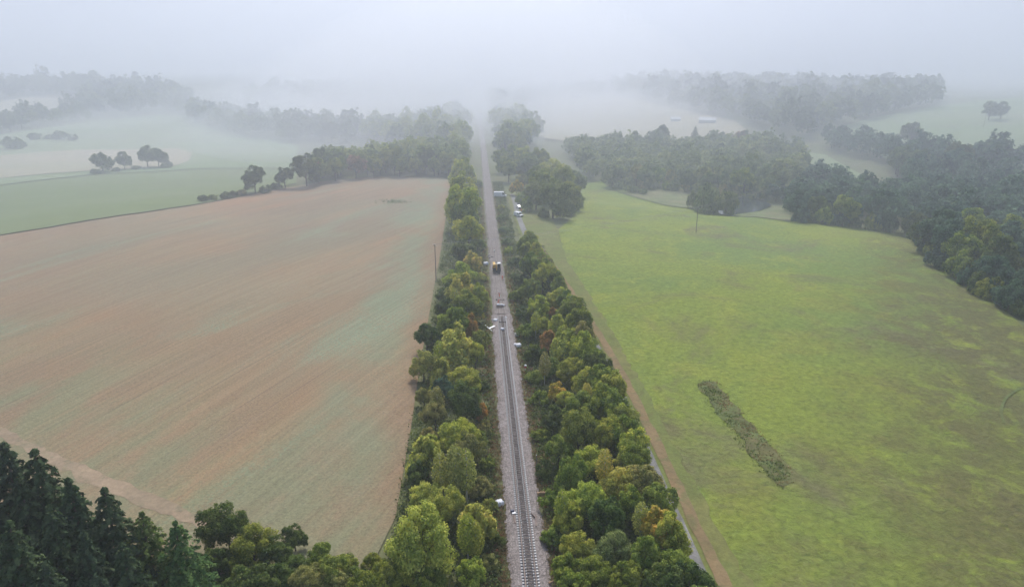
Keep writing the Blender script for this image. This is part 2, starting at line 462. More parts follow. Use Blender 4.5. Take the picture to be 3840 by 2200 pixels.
# left: valley pastures and far fields
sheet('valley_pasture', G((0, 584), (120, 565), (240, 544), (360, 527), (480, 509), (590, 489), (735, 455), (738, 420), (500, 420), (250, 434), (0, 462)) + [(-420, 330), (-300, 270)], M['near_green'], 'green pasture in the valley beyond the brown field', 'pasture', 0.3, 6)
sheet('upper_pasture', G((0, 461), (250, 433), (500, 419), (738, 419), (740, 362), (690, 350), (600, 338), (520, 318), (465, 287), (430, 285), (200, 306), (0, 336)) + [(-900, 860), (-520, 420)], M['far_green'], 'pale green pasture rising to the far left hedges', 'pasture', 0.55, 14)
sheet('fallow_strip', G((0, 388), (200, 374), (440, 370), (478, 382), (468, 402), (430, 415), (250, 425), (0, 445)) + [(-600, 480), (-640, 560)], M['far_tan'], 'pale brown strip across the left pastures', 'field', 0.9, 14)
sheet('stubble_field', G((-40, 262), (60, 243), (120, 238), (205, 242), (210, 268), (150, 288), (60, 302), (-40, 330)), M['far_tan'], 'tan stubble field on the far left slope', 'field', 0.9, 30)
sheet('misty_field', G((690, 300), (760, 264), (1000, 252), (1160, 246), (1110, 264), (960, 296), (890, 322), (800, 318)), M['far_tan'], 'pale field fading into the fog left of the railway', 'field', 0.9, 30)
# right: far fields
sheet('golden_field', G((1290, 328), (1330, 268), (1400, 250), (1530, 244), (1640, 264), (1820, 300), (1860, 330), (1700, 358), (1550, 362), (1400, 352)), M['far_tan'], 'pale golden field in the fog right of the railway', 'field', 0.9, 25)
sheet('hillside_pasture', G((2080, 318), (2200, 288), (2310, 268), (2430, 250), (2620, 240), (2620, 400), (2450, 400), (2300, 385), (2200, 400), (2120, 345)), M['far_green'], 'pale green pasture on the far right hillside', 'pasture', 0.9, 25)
sheet('glade', G((1985, 376), (2050, 386), (2110, 420), (2200, 468), (2230, 490), (2150, 478), (2060, 455), (2010, 430)), M['far_green'], 'narrow light green glade between the right hand woods', 'pasture', 0.5, 9)
sheet('pond_meadow', G((1495, 452), (1520, 462), (1600, 466), (1720, 474), (1920, 500), (1985, 520), (1960, 552), (1900, 542), (1700, 517), (1535, 478)), M['meadow'], 'rough meadow around the pond below the green field', 'meadow', 0.4, 6)
# right: large green pasture
tussock = lambda x, y: 0.10 * np.sin(x * 0.9 + 2 * np.sin(y * 0.31)) * np.sin(y * 0.8 + np.sin(x * 0.5))
green_poly = [(26.5, 56), (26.2, 100), (26.4, 140), (25.2, 170), (23.0, 200), (21.0, 230)] + G((1395, 610), (1385, 570), (1420, 540), (1440, 500), (1445, 455), (1500, 447), (1503, 460), (1535, 478), (1700, 516), (1900, 541), (2100, 560), (2272, 582), (2295, 640), (2400, 704), (2490, 765), (2560, 830)) + [(180, 150), (190, 90), (120, 56)]
sheet('pasture', green_poly, M['pasture'], 'broad tussocky green pasture right of the railway', 'pasture', 0.02, 2.2, relief=tussock)
# lane and its earth verge
lane_c = [(x + 1.0, y) for x, y in [(22.0, 54), (22.1, 95), (22.2, 120), (22.0, 145), (20.9, 170), (18.6, 200), (16.2, 230), (14.3, 255), (13.0, 275), (12.2, 300), (11.9, 322), (12.2, 350), (12.0, 380)]]
def smooth_line(c, k=4):
    c = np.array(c, float); t = np.arange(len(c)); tt = np.linspace(0, len(c) - 1, (len(c) - 1) * k + 1)
    out = np.stack([np.interp(tt, t, c[:, i]) for i in (0, 1)], -1)
    for _ in range(3): out[1:-1] = (out[:-2] + 2 * out[1:-1] + out[2:]) / 4
    return out
LANE = smooth_line(lane_c)
sheet('grass_verge', [(x + 1.0, y) for x, y in [(20.2, 54), (20.4, 120), (20.3, 145), (19.2, 170), (17.0, 200), (14.6, 230), (10.2, 275), (9.4, 320), (9.0, 370), (12, 392), (24, 385), (27, 330), (27, 290), (25.5, 262), (24.5, 240), (26, 205), (27.2, 175), (28.2, 145), (28.0, 100), (28.2, 54)]], M['verge'], 'dry grass verge along the lane', 'verge', 0.24, 2.5, wobble=0.4)
sheet('lane', ribbon(LANE, 2.3), M['lane'], 'narrow grey gravel lane right of the trackside trees', 'lane', 0.30, 1.5, wobble=0.06)
VT = LANE[LANE[:, 1] < 262].copy(); VT[:, 0] += 2.75
sheet('earth_path', ribbon(VT, 1.9), M['dirt'], 'brown bare earth strip between the lane and the pasture', 'path', 0.33, 1.2, wobble=0.14)
# hollow in the pasture
hol = G((1728, 955), (1745, 944), (1775, 948), (1800, 975), (1840, 1030), (1900, 1090), (1950, 1150), (1965, 1190), (1945, 1210), (1915, 1195), (1870, 1140), (1820, 1070), (1770, 1010))
sheet('scrubby_hollow', hol, M['scrub_soil'], 'long scrubby hollow in the green pasture', 'hollow', 0.12, 1.0, relief=tussock, wobble=0.3)
# pond
b = NB('pond_water')
b.princ((0.035, 0.045, 0.05), 0.12, b.bump(b.noise(b.pos(), 0.8, 3), 0.1, 0.05))
pond_w = G((1770, 520), (1800, 500), (1840, 497), (1900, 508), (1915, 514), (1885, 526), (1825, 534), (1790, 534))
pz = max(float(H(*p)) for p in pond_w) + 0.5
vv = [(p[0], p[1], pz) for p in pond_w] + [(p[0], p[1], pz - 1.2) for p in pond_w]
n = len(pond_w)
mb = MB().add(vv, [tuple(range(n))])
tag(mb.build('pond', b.m), 'small dark pond behind the round green bushes', 'pond', kind='structure')

# ------------------------------------------------------------------ railway
def bed(name, y0, y1, dy, half, top, mat, label, crib=0.0):
    prof = np.concatenate([np.linspace(-half, -half + 0.9, 5), np.linspace(-half + 1.1, half - 1.1, 15), np.linspace(half - 0.9, half, 5)])
    ys = np.arange(y0, y1 + dy, dy)
    XX, YY = np.meshgrid(prof, ys)
    ed = 1 + 0.0 * YY
    jit = rng.normal(0, 1, YY.shape)
    wid = 1 + 0.05 * np.sin(YY[:, :1] * 0.31) + 0.045 * np.sin(YY[:, :1] * 0.83 + 1) + rng.normal(0, 0.03, (len(ys), 1))
    edge = np.abs(XX) / half
    XX = XX * (1 + (wid - 1) * (edge > 0.8))
    Z = top * np.clip((1 - edge) / 0.22, 0, 1) + jit * 0.03 * (edge < 0.99) - 0.03
    Z = Z - crib * (np.abs(XX) < 1.3)
    V = np.stack([XX, YY, Z], -1).reshape(-1, 3)
    a, c_ = len(prof), len(ys)
    idx = np.arange(a * c_).reshape(c_, a)
    F = np.stack([idx[:-1, :-1], idx[:-1, 1:], idx[1:, 1:], idx[1:, :-1]], -1).reshape(-1, 4)
    return tag(obj(name, mesh_np(name, V, F), mat), label, 'ballast', kind='structure')
bed('ballast_bed', 50, 186, 0.22, 2.95, 0.34, M['ballast'], 'pinkish grey ballast bed with bare sleepers', 0.13)
bed('ballast_bed', 186.02, 1800, 1.2, 2.45, 0.40, M['ballast_old'], 'browner ballast bed burying the sleepers further on')

track = tag(empty('railway_track', (0, 50, 0)), 'single railway track running straight into the fog', 'track', kind='structure')
M['rail'] = flat_mat('rusty_rail', (0.085, 0.06, 0.055), 0.5, 0.2, 0.6, 0.5)
M['rail_bright'] = flat_mat('worn_rail', (0.13, 0.10, 0.09), 0.5, 0.2, 0.6, 0.4)
M['concrete'] = flat_mat('sleeper_concrete', (0.60, 0.585, 0.57), 0.85, 0.25, 0.8)
M['tie'] = flat_mat('tie_steel', (0.07, 0.055, 0.05), 0.7, 0.2, 3)  # dark steel; the tone also carries shade beside the sleepers
for x in (-0.753, 0.753):
    rb = MB()
    rb.box((x, 875 - 0, 0.385), (0.14, 1650, 0.03)).box((x, 875, 0.45), (0.03, 1650, 0.10)).box((x, 875, 0.525), (0.085, 1650, 0.05))
    ro = rb.build('rail', M['rail'], track); ro.matrix_parent_inverse = Matrix.Translation((0, -50, 0))
    hb = MB().box((x, 875, 0.553), (0.06, 1650, 0.004))
    ho = hb.build('running_surface', M['rail_bright'], ro)
blk = MB()
for s in (-1, 1): blk.box((s * 0.82, 0, 0.30), (0.84, 0.27, 0.16), taper=0.93)
sme = blk.mesh('sleeper', bevel=0.015); sme.materials.append(M['concrete']); sme.materials.append(M['tie'])
tm = MB().box((0, 0, 0.335), (0.84, 0.13, 0.07))  # tie bar, drawn wider and dark to take in the sleepers' shadow
for s in (-1, 1):
    for q in (-1, 1): tm.box((s * 0.753 + q * 0.13, 0, 0.40), (0.09, 0.13, 0.05))
tme = tm.mesh('tie_bar'); tme.materials.append(M['tie'])
yy = 58.0; k = 0
while yy < 184.5:
    o = obj('sleeper', sme, None, track); o.location = (random.gauss(0, 0.012), yy - 50, random.gauss(0, 0.006))
    o.rotation_euler = (0, 0, random.gauss(0, 0.006))
    t = obj('tie_bar', tme, None, o)
    yy += 0.6

# ------------------------------------------------------------------ vegetation: building the kinds
def unit(v): return v / (np.linalg.norm(v, axis=-1, keepdims=True) + 1e-9)

def cards(P, N, size, r, aspect=0.62):
    """leaf-shaped quads at P facing N"""
    n = len(P)
    N = unit(N)
    a = unit(np.cross(N, unit(r.normal(size=(n, 3)))))
    b = np.cross(N, a)
    L = (size * r.uniform(0.65, 1.35, n))[:, None] / 2
    W = L * aspect
    cup = N * L * 0.25
    V = np.stack([P - a * L, P + b * W + cup, P + a * L, P - b * W + cup], 1)
    return V.reshape(-1, 3)

def leaf_mesh(name, V, tint, mat):
    n = len(V) // 4
    me = mesh_np(name, V, np.arange(n * 4).reshape(n, 4))
    at = me.attributes.new('tint', 'FLOAT', 'POINT')
    at.data.foreach_set('value', np.repeat(np.clip(tint, 0, 1), 4).astype(np.float32))
    me.materials.append(mat)
    return me

def broadleaf_arrays(seed, nclump=70, leaves=5600, size=0.105, flat=0.95, lobes=4, hang=0.0):
    """unit tree: crown radius 1 round (0,0,hc); returns card vertices, tints, crown centre height"""
    r = np.random.default_rng(seed)
    hc = 0.92 * flat + 0.22
    # a few overlapping lobes give the crown its uneven outline
    lc = np.concatenate([[[0, 0, 0.12]], np.stack([np.array([math.cos(t) * q, math.sin(t) * q, z]) for t, q, z in
         zip(r.uniform(0, 6.28, lobes) , r.uniform(0.35, 0.72, lobes), r.uniform(-0.45, 0.35, lobes))])])
    lr = np.concatenate([[0.72], r.uniform(0.42, 0.58, lobes)])
    cs, rad = [], []
    while len(cs) < nclump:
        k = r.choice(len(lc), p=lr ** 2 / (lr ** 2).sum())
        d = unit(r.normal(size=3)); 
        if d[2] < -0.55: continue
        p = lc[k] + d * lr[k] * r.uniform(0.8, 1.18)
        if any(np.linalg.norm(p - lc[j]) < lr[j] * 0.72 for j in range(len(lc)) if j != k): continue
        cs.append(p * [1, 1, flat]); rad.append(r.uniform(0.13, 0.29))
    cs = np.array(cs); rad = np.array(rad)
    k = r.choice(nclump, leaves, p=rad ** 2 / (rad ** 2).sum())
    d = unit(r.normal(size=(leaves, 3)) + unit(cs[k]) * 0.55 + [0, 0, 0.35])
    P = cs[k] + d * (rad[k] * r.uniform(0.45, 1.25, leaves))[:, None] * [1, 1, 0.85]
    P[:, 2] -= hang * r.uniform(0, 1, leaves) ** 2 * 0.2
    # inner leaves so that the crown is not a shell
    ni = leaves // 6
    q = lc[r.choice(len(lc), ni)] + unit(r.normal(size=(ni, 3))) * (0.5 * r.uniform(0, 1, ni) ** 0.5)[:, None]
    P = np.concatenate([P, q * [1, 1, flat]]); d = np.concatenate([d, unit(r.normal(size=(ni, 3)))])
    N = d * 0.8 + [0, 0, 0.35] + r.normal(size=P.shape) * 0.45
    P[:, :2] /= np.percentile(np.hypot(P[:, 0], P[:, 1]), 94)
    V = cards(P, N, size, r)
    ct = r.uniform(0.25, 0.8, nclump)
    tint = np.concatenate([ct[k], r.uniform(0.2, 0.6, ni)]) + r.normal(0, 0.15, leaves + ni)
    V[:, 2] += hc
    V[:, 2] = np.maximum(V[:, 2], 0.02)
    return V, tint, hc

def trunk_mesh(name, hc, r0, seed, mat, limbs=5, top=0.35, spread=0.5):
    r = random.Random(seed)
    mb = MB()
    mb.tube([(0, 0, -0.08), (0.01, 0, 0.12), (r.uniform(-.03, .03), r.uniform(-.03, .03), hc * 0.6), (r.uniform(-.06, .06), r.uniform(-.06, .06), hc + top)], [r0 * 1.4, r0, r0 * 0.75, r0 * 0.2], 7)
    for i in range(limbs):
        a = 6.28 * i / limbs + r.uniform(-0.4, 0.4); z = hc * r.uniform(0.4, 0.8)
        mb.tube([(0, 0, z), (math.cos(a) * spread * 0.5, math.sin(a) * spread * 0.5, z + 0.22), (math.cos(a) * spread, math.sin(a) * spread, z + 0.5)], [r0 * 0.5, r0 * 0.32, r0 * 0.1], 5)
    me = mb.mesh(name, True); me.materials.append(mat)
    return me

KIND = {}
ARR = {}
for i in range(7):
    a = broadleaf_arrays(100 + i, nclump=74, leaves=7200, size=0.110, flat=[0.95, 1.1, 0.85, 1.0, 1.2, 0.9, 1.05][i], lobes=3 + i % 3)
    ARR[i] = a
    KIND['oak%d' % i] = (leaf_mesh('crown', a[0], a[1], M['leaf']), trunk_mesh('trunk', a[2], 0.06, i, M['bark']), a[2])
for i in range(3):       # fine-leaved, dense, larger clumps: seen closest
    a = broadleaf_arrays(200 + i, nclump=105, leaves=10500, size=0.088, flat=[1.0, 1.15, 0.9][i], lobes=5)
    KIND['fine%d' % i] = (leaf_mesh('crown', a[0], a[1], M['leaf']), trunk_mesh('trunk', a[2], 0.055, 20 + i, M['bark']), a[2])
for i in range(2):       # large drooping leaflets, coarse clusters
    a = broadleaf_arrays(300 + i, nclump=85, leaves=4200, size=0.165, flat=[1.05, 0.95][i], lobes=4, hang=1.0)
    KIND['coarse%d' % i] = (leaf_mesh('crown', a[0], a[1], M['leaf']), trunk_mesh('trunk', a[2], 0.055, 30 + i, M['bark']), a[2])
for i in range(3):       # bushes: wide and low, leaves to the ground
    a = broadleaf_arrays(400 + i, nclump=46, leaves=3000, size=0.13, flat=0.6, lobes=5)
    V = a[0].copy(); V[:, 2] = np.maximum(V[:, 2] - 0.3, 0.0)
    KIND['bush%d' % i] = (leaf_mesh('foliage', V, a[1], M['leaf']), trunk_mesh('stems', 0.3, 0.03, 40 + i, M['bark'], 6, 0.2, 0.4), a[2] - 0.3)

def birch_kind(i, seed, dense):
    """slender tree, height 1: pale stem, thin drooping sprays"""
    r = np.random.default_rng(seed)
    n = dense
    z = 0.30 + 0.7 * r.beta(1.6, 1.5, n)
    rad = 0.15 * np.sin(np.clip((z - 0.24) / 0.8, 0, 1) * math.pi) ** 0.7 + 0.015
    t = r.uniform(0, 6.28, n); nb = 26
    t = np.round(t / 6.28 * nb) / nb * 6.28 + r.normal(0, 0.1, n)
    q = rad * r.uniform(0.15, 1, n) ** 0.6
    P = np.stack([np.cos(t) * q, np.sin(t) * q, z - q * 0.5 * r.uniform(0, 1, n)], -1)
    N = np.stack([np.cos(t), np.sin(t), 0.5 + 0 * t], -1) + r.normal(0, 0.6, (n, 3))
    V = cards(P, N, 0.038, r)
    mb = MB().tube([(0, 0, -0.03), (0.006, 0, 0.3), (-0.004, 0.006, 0.65), (0.005, 0, 0.97)], [0.017, 0.0135, 0.009, 0.003], 7)
    for k in range(9):
        a = k * 2.4; z0 = 0.35 + 0.06 * k
        mb.tube([(0, 0, z0), (math.cos(a) * 0.08, math.sin(a) * 0.08, z0 + 0.07), (math.cos(a) * 0.15, math.sin(a) * 0.15, z0 + 0.06)], [0.005, 0.0035, 0.001], 4)
    tme = mb.mesh('trunk', True); tme.materials.append(M['birch_bark'])
    KIND['birch%d' % i] = (leaf_mesh('crown', V, r.uniform(0.2, 0.9, n), M['leaf']), tme, 0.62)
birch_kind(0, 51, 1100); birch_kind(1, 52, 1700)

def conifer_kind(i, seed, width, tiers):
    """spire of drooping boughs, height 1"""
    r = np.random.default_rng(seed)
    P, N, T = [], [], []
    mb = MB().tube([(0, 0, -0.03), (0, 0, 0.5), (0, 0, 0.985)], [0.022, 0.013, 0.002], 7)
    for k in range(tiers):
        f = k / (tiers - 1)
        z0 = 0.07 + 0.91 * f
        L = width * (1 - f) ** 0.8 * (1 + 0.16 * math.sin(k * 2.3)) + 0.012
        nb = int(7 + 5 * (1 - f))
        for j in range(nb):
            a = 6.283 * (j + r.uniform(-.25, .25)) / nb + k * 1.1
            Lb = L * r.uniform(0.72, 1.16)
            m = int(22 + 95 * Lb / width * (0.5 + 0.5 * (1 - f)))
            s = r.uniform(0.12, 1, m) ** 0.75
            side = r.normal(0, 1, m) * 0.20 * Lb * (1.05 - s) * 0.9
            zz = z0 + 0.10 * Lb * s - 0.42 * Lb * s ** 2 + r.normal(0, 0.006, m)
            ca, sa = math.cos(a), math.sin(a)
            P.append(np.stack([ca * s * Lb - sa * side, sa * s * Lb + ca * side, zz - np.abs(side) * 0.35], -1))
            N.append(np.stack([ca * 0.55 + 0 * s, sa * 0.55 + 0 * s, 0.8 + 0 * s], -1) + r.normal(0, 0.4, (m, 3)))
            T.append(np.full(m, r.uniform(0.25, 0.75)) + r.normal(0, 0.12, m))
            if j % 2 == 0: mb.tube([(0, 0, z0), (ca * Lb * 0.8, sa * Lb * 0.8, z0 - 0.19 * Lb)], [0.004 * (1.1 - f), 0.001], 4)
    P = np.concatenate(P); N = np.concatenate(N); T = np.concatenate(T)
    V = cards(P, N, 0.027, r, 0.5)
    tme = mb.mesh('trunk', True); tme.materials.append(M['bark'])
    KIND['fir%d' % i] = (leaf_mesh('crown', V, T, M['needle']), tme, 0.45)
conifer_kind(0, 61, 0.27, 24); conifer_kind(1, 62, 0.31, 22); conifer_kind(2, 63, 0.38, 22)

NAMES = {'oak': 'broadleaf_tree', 'fine': 'broadleaf_tree', 'coarse': 'broadleaf_tree', 'bush': 'bush', 'birch': 'birch_tree', 'fir': 'conifer_tree'}
PLANTS = []       # (root, x, y, radius)

def plant(kind, x, y, size, col, label, cat, group=None, zs=1.0, seed=None):
    base = ''.join(c for c in kind if not c.isdigit())
    crown, trunk, hc = KIND[kind]
    r = random.Random(int(x * 131 + y * 17) & 0xffff)
    z = float(H(x, y))
    o = empty(NAMES[base], (x, y, z - 0.03), r.uniform(0, 6.28), (size * r.uniform(0.94, 1.06), size * r.uniform(0.94, 1.06), size * zs))
    tag(o, label, cat, group)
    c = obj(crown.name.split('.')[0], crown, None, o)
    j = lambda v, k: max(0.004, v * (1 + r.uniform(-k, k)))
    c.color = (j(col[0], 0.07), j(col[1], 0.05), j(col[2], 0.07), 1)
    obj(trunk.name.split('.')[0], trunk, None, o)
    PLANTS.append((o, x, y, size))
    return o

# leaf colours
DK = (0.088, 0.122, 0.034); MD = (0.172, 0.215, 0.042); LT = (0.282, 0.316, 0.055); BR = (0.345, 0.350, 0.075)
YG = (0.402, 0.369, 0.080); OL = (0.231, 0.226, 0.070); OR = (0.340, 0.215, 0.060); YL = (0.420, 0.315, 0.060); GG = (0.165, 0.200, 0.075)
PALE = (0.300, 0.310, 0.085); BL = (0.075, 0.125, 0.072); FIR = (0.048, 0.072, 0.034); FIRL = (0.075, 0.130, 0.040); RD = (0.230, 0.170, 0.085)
WORD = {DK: 'dark green', MD: 'mid green', LT: 'light green', BR: 'bright yellow-green', YG: 'yellowing', OL: 'olive', OR: 'orange-brown', YL: 'golden', GG: 'grey-green', PALE: 'pale green', BL: 'bluish green', FIR: 'blackish green', FIRL: 'fresh green', RD: 'reddish brown'}
def ordinal(n):
    return '%d%s' % (n, 'th' if 10 <= n % 100 <= 20 else {1: 'st', 2: 'nd', 3: 'rd'}.get(n % 10, 'th'))

def place_px(px, py, rp, kind):
    """stand a tree so that its crown centre shows at px,py with radius rp (pixels of the 2541 view)"""
    x, y = ground_at(px, py, 4.0)
    for _ in range(4):
        s = rp / pix_m((x, y, 4.0))
        x, y = ground_at(px, py, KIND[kind][2] * s)
    return x, y, s

def row(listing, where, group):
    """listing of (px,py,r,kind,colour); labelled by colour and rank counted upwards from the picture's bottom edge"""
    cnt = {}
    for px, py, rp, kind, col in sorted(listing, key=lambda t: -t[1]):
        x, y, s = place_px(px, py, rp, kind)
        w = WORD[col]; base = ''.join(c for c in kind if not c.isdigit())
        what = {'bush': 'bush', 'birch': 'birch', 'fir': 'conifer'}.get(base, 'tree')
        cnt[(w, what)] = k = cnt.get((w, what), 0) + 1
        plant(kind, x, y, s, col, '%s %s %s, %s such one up from the bottom' % (w, what, where, ordinal(k)), what, group, random.uniform(0.88, 1.3))

# trees left of the track
L = [(1047, 1362, 74, 'fine0', BR), (1184, 1312, 50, 'coarse0', BR), (1107, 1268, 44, 'fine1', BR), (1062, 1240, 40, 'fine2', BR),
     (1166, 1432, 36, 'oak1', LT), (985, 1362, 26, 'oak2', DK), (1000, 1425, 34, 'oak3', LT), (1065, 1445, 40, 'oak5', MD),
     (1060, 1140, 46, 'coarse1', BR), (1030, 1192, 30, 'oak0', DK), (1137, 1084, 50, 'fine0', LT), (1160, 1136, 38, 'oak4', OL), (1190, 1090, 26, 'oak5', MD),
     (1157, 1012, 46, 'fine1', DK), (1080, 1040, 36, 'oak3', OL), (1192, 1026, 20, 'oak2', OR), (1062, 1085, 28, 'oak6', OL), (1105, 1195, 30, 'oak6', LT), (1190, 1205, 30, 'oak2', OL), (1205, 1150, 24, 'bush1', MD),
     (1156, 940, 42, 'fine2', LT), (1102, 968, 27, 'oak4', BL), (1072, 976, 14, 'coarse0', BR), (1052, 990, 24, 'oak2', OL), (1096, 924, 29, 'coarse1', BR), (1050, 905, 34, 'oak4', PALE),
     (1134, 868, 48, 'coarse0', YG), (1180, 890, 28, 'oak3', LT), (1185, 850, 28, 'oak1', MD), (1058, 836, 33, 'oak6', DK), (1080, 846, 26, 'bush0', OL), (1121, 812, 40, 'oak0', MD), (1165, 810, 25, 'coarse1', OR),
     (1110, 766, 36, 'oak5', DK), (1158, 764, 36, 'oak3', MD), (1181, 780, 18, 'coarse0', YG), (1145, 718, 44, 'coarse1', YG), (1188, 738, 24, 'oak4', LT), (1112, 732, 28, 'oak2', DK),
     (1147, 682, 38, 'oak6', LT), (1170, 652, 27, 'coarse0', YG), (1150, 628, 34, 'oak5', GG), (1163, 585, 38, 'oak0', LT), (1150, 548, 34, 'oak3', MD), (1148, 520, 46, 'oak1', LT), (1148, 478, 42, 'oak4', LT),
     (1150, 440, 32, 'oak2', LT), (1116, 424, 22, 'bush1', GG), (1185, 610, 20, 'bush2', MD), (1190, 690, 18, 'bush0', LT), (1180, 455, 18, 'bush0', GG), (1196, 960, 18, 'bush2', DK), (1200, 1060, 22, 'bush0', OL), (1215, 1255, 24, 'bush0', MD), (1225, 1340, 28, 'bush1', DK), (1210, 1400, 30, 'bush2', OL)]
row(L, 'left of the railway', 'trees along the left of the railway')
for k, (px, py, rp, h, kd) in enumerate([(1093, 1178, 0, 9.5, 'birch0'), (1130, 1170, 0, 11.0, 'birch1'), (1157, 1176, 0, 10.5, 'birch0'), (1160, 1335, 0, 9.0, 'birch1'), (1178, 1345, 0, 8.0, 'birch1')]):
    x, y = ground_at(px, py, h * 0.55)
    plant(kd, x, y, h, PALE if k < 3 else LT, ['slim white-stemmed birch, leftmost of three left of the railway', 'tallest middle birch of three left of the railway', 'white-stemmed birch nearest the track, rightmost of three', 'young birch in front of the bright trees at bottom centre', 'smaller young birch beside the bright trees at bottom centre'][k], 'birch', 'birches left of the railway')

# trees between the track and the lane
Rr = [(1340, 655, 24, 'oak2', MD), (1300, 625, 26, 'oak0', MD), (1278, 650, 18, 'bush0', DK), (1316, 670, 30, 'oak5', MD), (1290, 690, 24, 'bush1', DK), (1346, 700, 28, 'oak6', LT), (1312, 720, 26, 'oak1', MD), (1284, 735, 20, 'bush2', MD),
      (1375, 742, 26, 'oak3', LT), (1340, 762, 28, 'oak4', LT), (1371, 776, 14, 'coarse0', OR), (1400, 784, 26, 'oak0', MD), (1300, 778, 24, 'bush0', DK), (1350, 806, 26, 'oak2', LT), (1424, 802, 26, 'oak5', MD), (1382, 822, 28, 'oak6', LT),
      (1310, 826, 28, 'bush1', MD), (1362, 850, 22, 'coarse1', OR), (1405, 842, 30, 'oak1', LT), (1446, 836, 24, 'oak3', LT), (1396, 876, 30, 'coarse0', BR), (1448, 880, 34, 'oak4', LT), (1476, 900, 26, 'oak0', MD), (1330, 880, 30, 'bush2', DK),
      (1422, 912, 34, 'fine1', LT), (1365, 912, 26, 'oak2', MD), (1330, 935, 28, 'bush0', MD), (1466, 948, 40, 'fine0', LT), (1508, 950, 26, 'oak6', LT), (1382, 972, 27, 'coarse1', YL), (1402, 992, 26, 'oak3', LT), (1340, 990, 28, 'bush1', MD),
      (1440, 1022, 42, 'fine2', MD), (1492, 1000, 38, 'oak5', LT), (1530, 1034, 32, 'oak1', LT), (1375, 1040, 32, 'oak4', DK), (1345, 1080, 28, 'bush2', MD), (1513, 1082, 42, 'fine1', LT), (1436, 1086, 48, 'fine0', MD), (1567, 1100, 27, 'oak0', MD),
      (1385, 1130, 36, 'oak6', MD), (1475, 1150, 48, 'fine2', LT), (1565, 1146, 36, 'oak2', LT), (1355, 1170, 30, 'bush0', DK), (1418, 1195, 44, 'fine1', MD), (1545, 1208, 50, 'fine0', BR), (1600, 1195, 30, 'oak5', LT), (1370, 1240, 34, 'bush1', MD),
      (1458, 1252, 48, 'fine2', LT), (1565, 1262, 40, 'oak3', MD), (1415, 1290, 40, 'oak4', LT), (1500, 1305, 46, 'oak1', DK), (1627, 1314, 54, 'coarse0', YL), (1380, 1330, 36, 'bush2', MD), (1440, 1352, 44, 'fine1', LT), (1524, 1368, 50, 'fine0', GG),
      (1600, 1396, 44, 'oak6', MD), (1668, 1402, 38, 'oak5', DK), (1395, 1415, 40, 'oak0', MD), (1480, 1428, 46, 'fine2', MD), (1550, 1446, 46, 'oak2', MD), (1630, 1452, 44, 'oak3', DK), (1692, 1455, 36, 'oak1', MD), (1430, 1470, 44, 'oak4', MD),
      (1258, 600, 14, 'bush1', GG), (1250, 570, 13, 'bush2', GG), (1262, 622, 12, 'bush0', LT), (1245, 540, 12, 'bush0', GG), (1243, 515, 11, 'bush1', LT)]
row(Rr, 'between railway and lane', 'trees between the railway and the lane')

cols_ = [MD, LT, MD, DK, MD, LT, MD, OL, MD, LT, MD, MD]
ky = 60.0; k = 0
while ky < 258:
    lx = float(np.interp(ky, LANE[:, 1], LANE[:, 0]))
    s = random.uniform(2.7, 3.5)
    x = lx - (3.7 if ky < 165 else 2.7) + random.uniform(-0.5, 0.3)
    k += 1
    col = cols_[k % 12]
    plant(['oak0', 'fine1', 'oak3', 'oak5', 'fine2', 'oak6', 'oak1'][k % 7], x, ky, s, col, '%s tree overhanging the lane edge, %s along it from the bottom' % (WORD[col], ordinal(k)), 'tree', 'trees overhanging the lane', 1.15)
    ky += random.uniform(4.2, 6.4)

for k, (px, py, h) in enumerate([(1090, 880, 9), (1128, 745, 9), (1352, 905, 8), (1420, 1060, 9), (1500, 1160, 9), (1395, 1260, 8), (1590, 1290, 8), (1085, 1000, 9), (1330, 800, 8), (1455, 985, 8)]):
    x, y = ground_at(px, py, h * 0.6)
    plant('birch%d' % (k % 2), x, y, h, [LT, PALE, OL, LT, YG][k % 5], 'slim %s sapling %s of the railway, %s up from the bottom' % (WORD[[LT, PALE, OL, LT, YG][k % 5]], 'left' if x < 0 else 'right', ordinal(1 + sum(1 for t in [880, 745, 905, 1060, 1160, 1260, 1290, 1000, 800, 985] if t > py))), 'birch', 'slim saplings in the trackside rows')

# trees at the lower left corner
conf = [(7, 1096, 27, 'fir0', FIR), (83, 1112, 26, 'fir1', FIR), (45, 1180, 24, 'fir0', FIR), (167, 1184, 23, 'fir0', FIR), (120, 1250, 22, 'fir1', FIR), (257, 1207, 22, 'fir1', FIR), (20, 1290, 24, 'fir1', FIR), (205, 1320, 20, 'fir0', FIR), (350, 1268, 18, 'fir2', DK), (433, 1290, 17, 'fir2', FIRL), (300, 1345, 18, 'fir1', FIR), (110, 1390, 20, 'fir0', FIR), (-60, 1150, 26, 'fir1', FIR)]
for k, (px, py, h, kd, col) in enumerate(conf):
    x, y = ground_at(px, py, h)
    plant(kd, x, y, h, col, ['tall black-green conifer at the left edge of the picture', 'tallest pointed conifer at lower left', 'dark conifer squeezed between the two tallest at lower left', 'conifer with ragged grey-green tip, right of the tallest', 'dark conifer below the ragged tipped one', 'pointed conifer nearest the earth track bend', 'dark conifer low on the left edge', 'dark conifer in the middle of the lower left clump', 'broad dull conifer left of the fresh green one', 'broad fresh green conifer at lower left', 'dark conifer low beside the fresh green one', 'dark conifer nearest the lower left corner', 'conifer half out of the picture on the left edge'][k], 'conifer', 'conifers at the lower left')
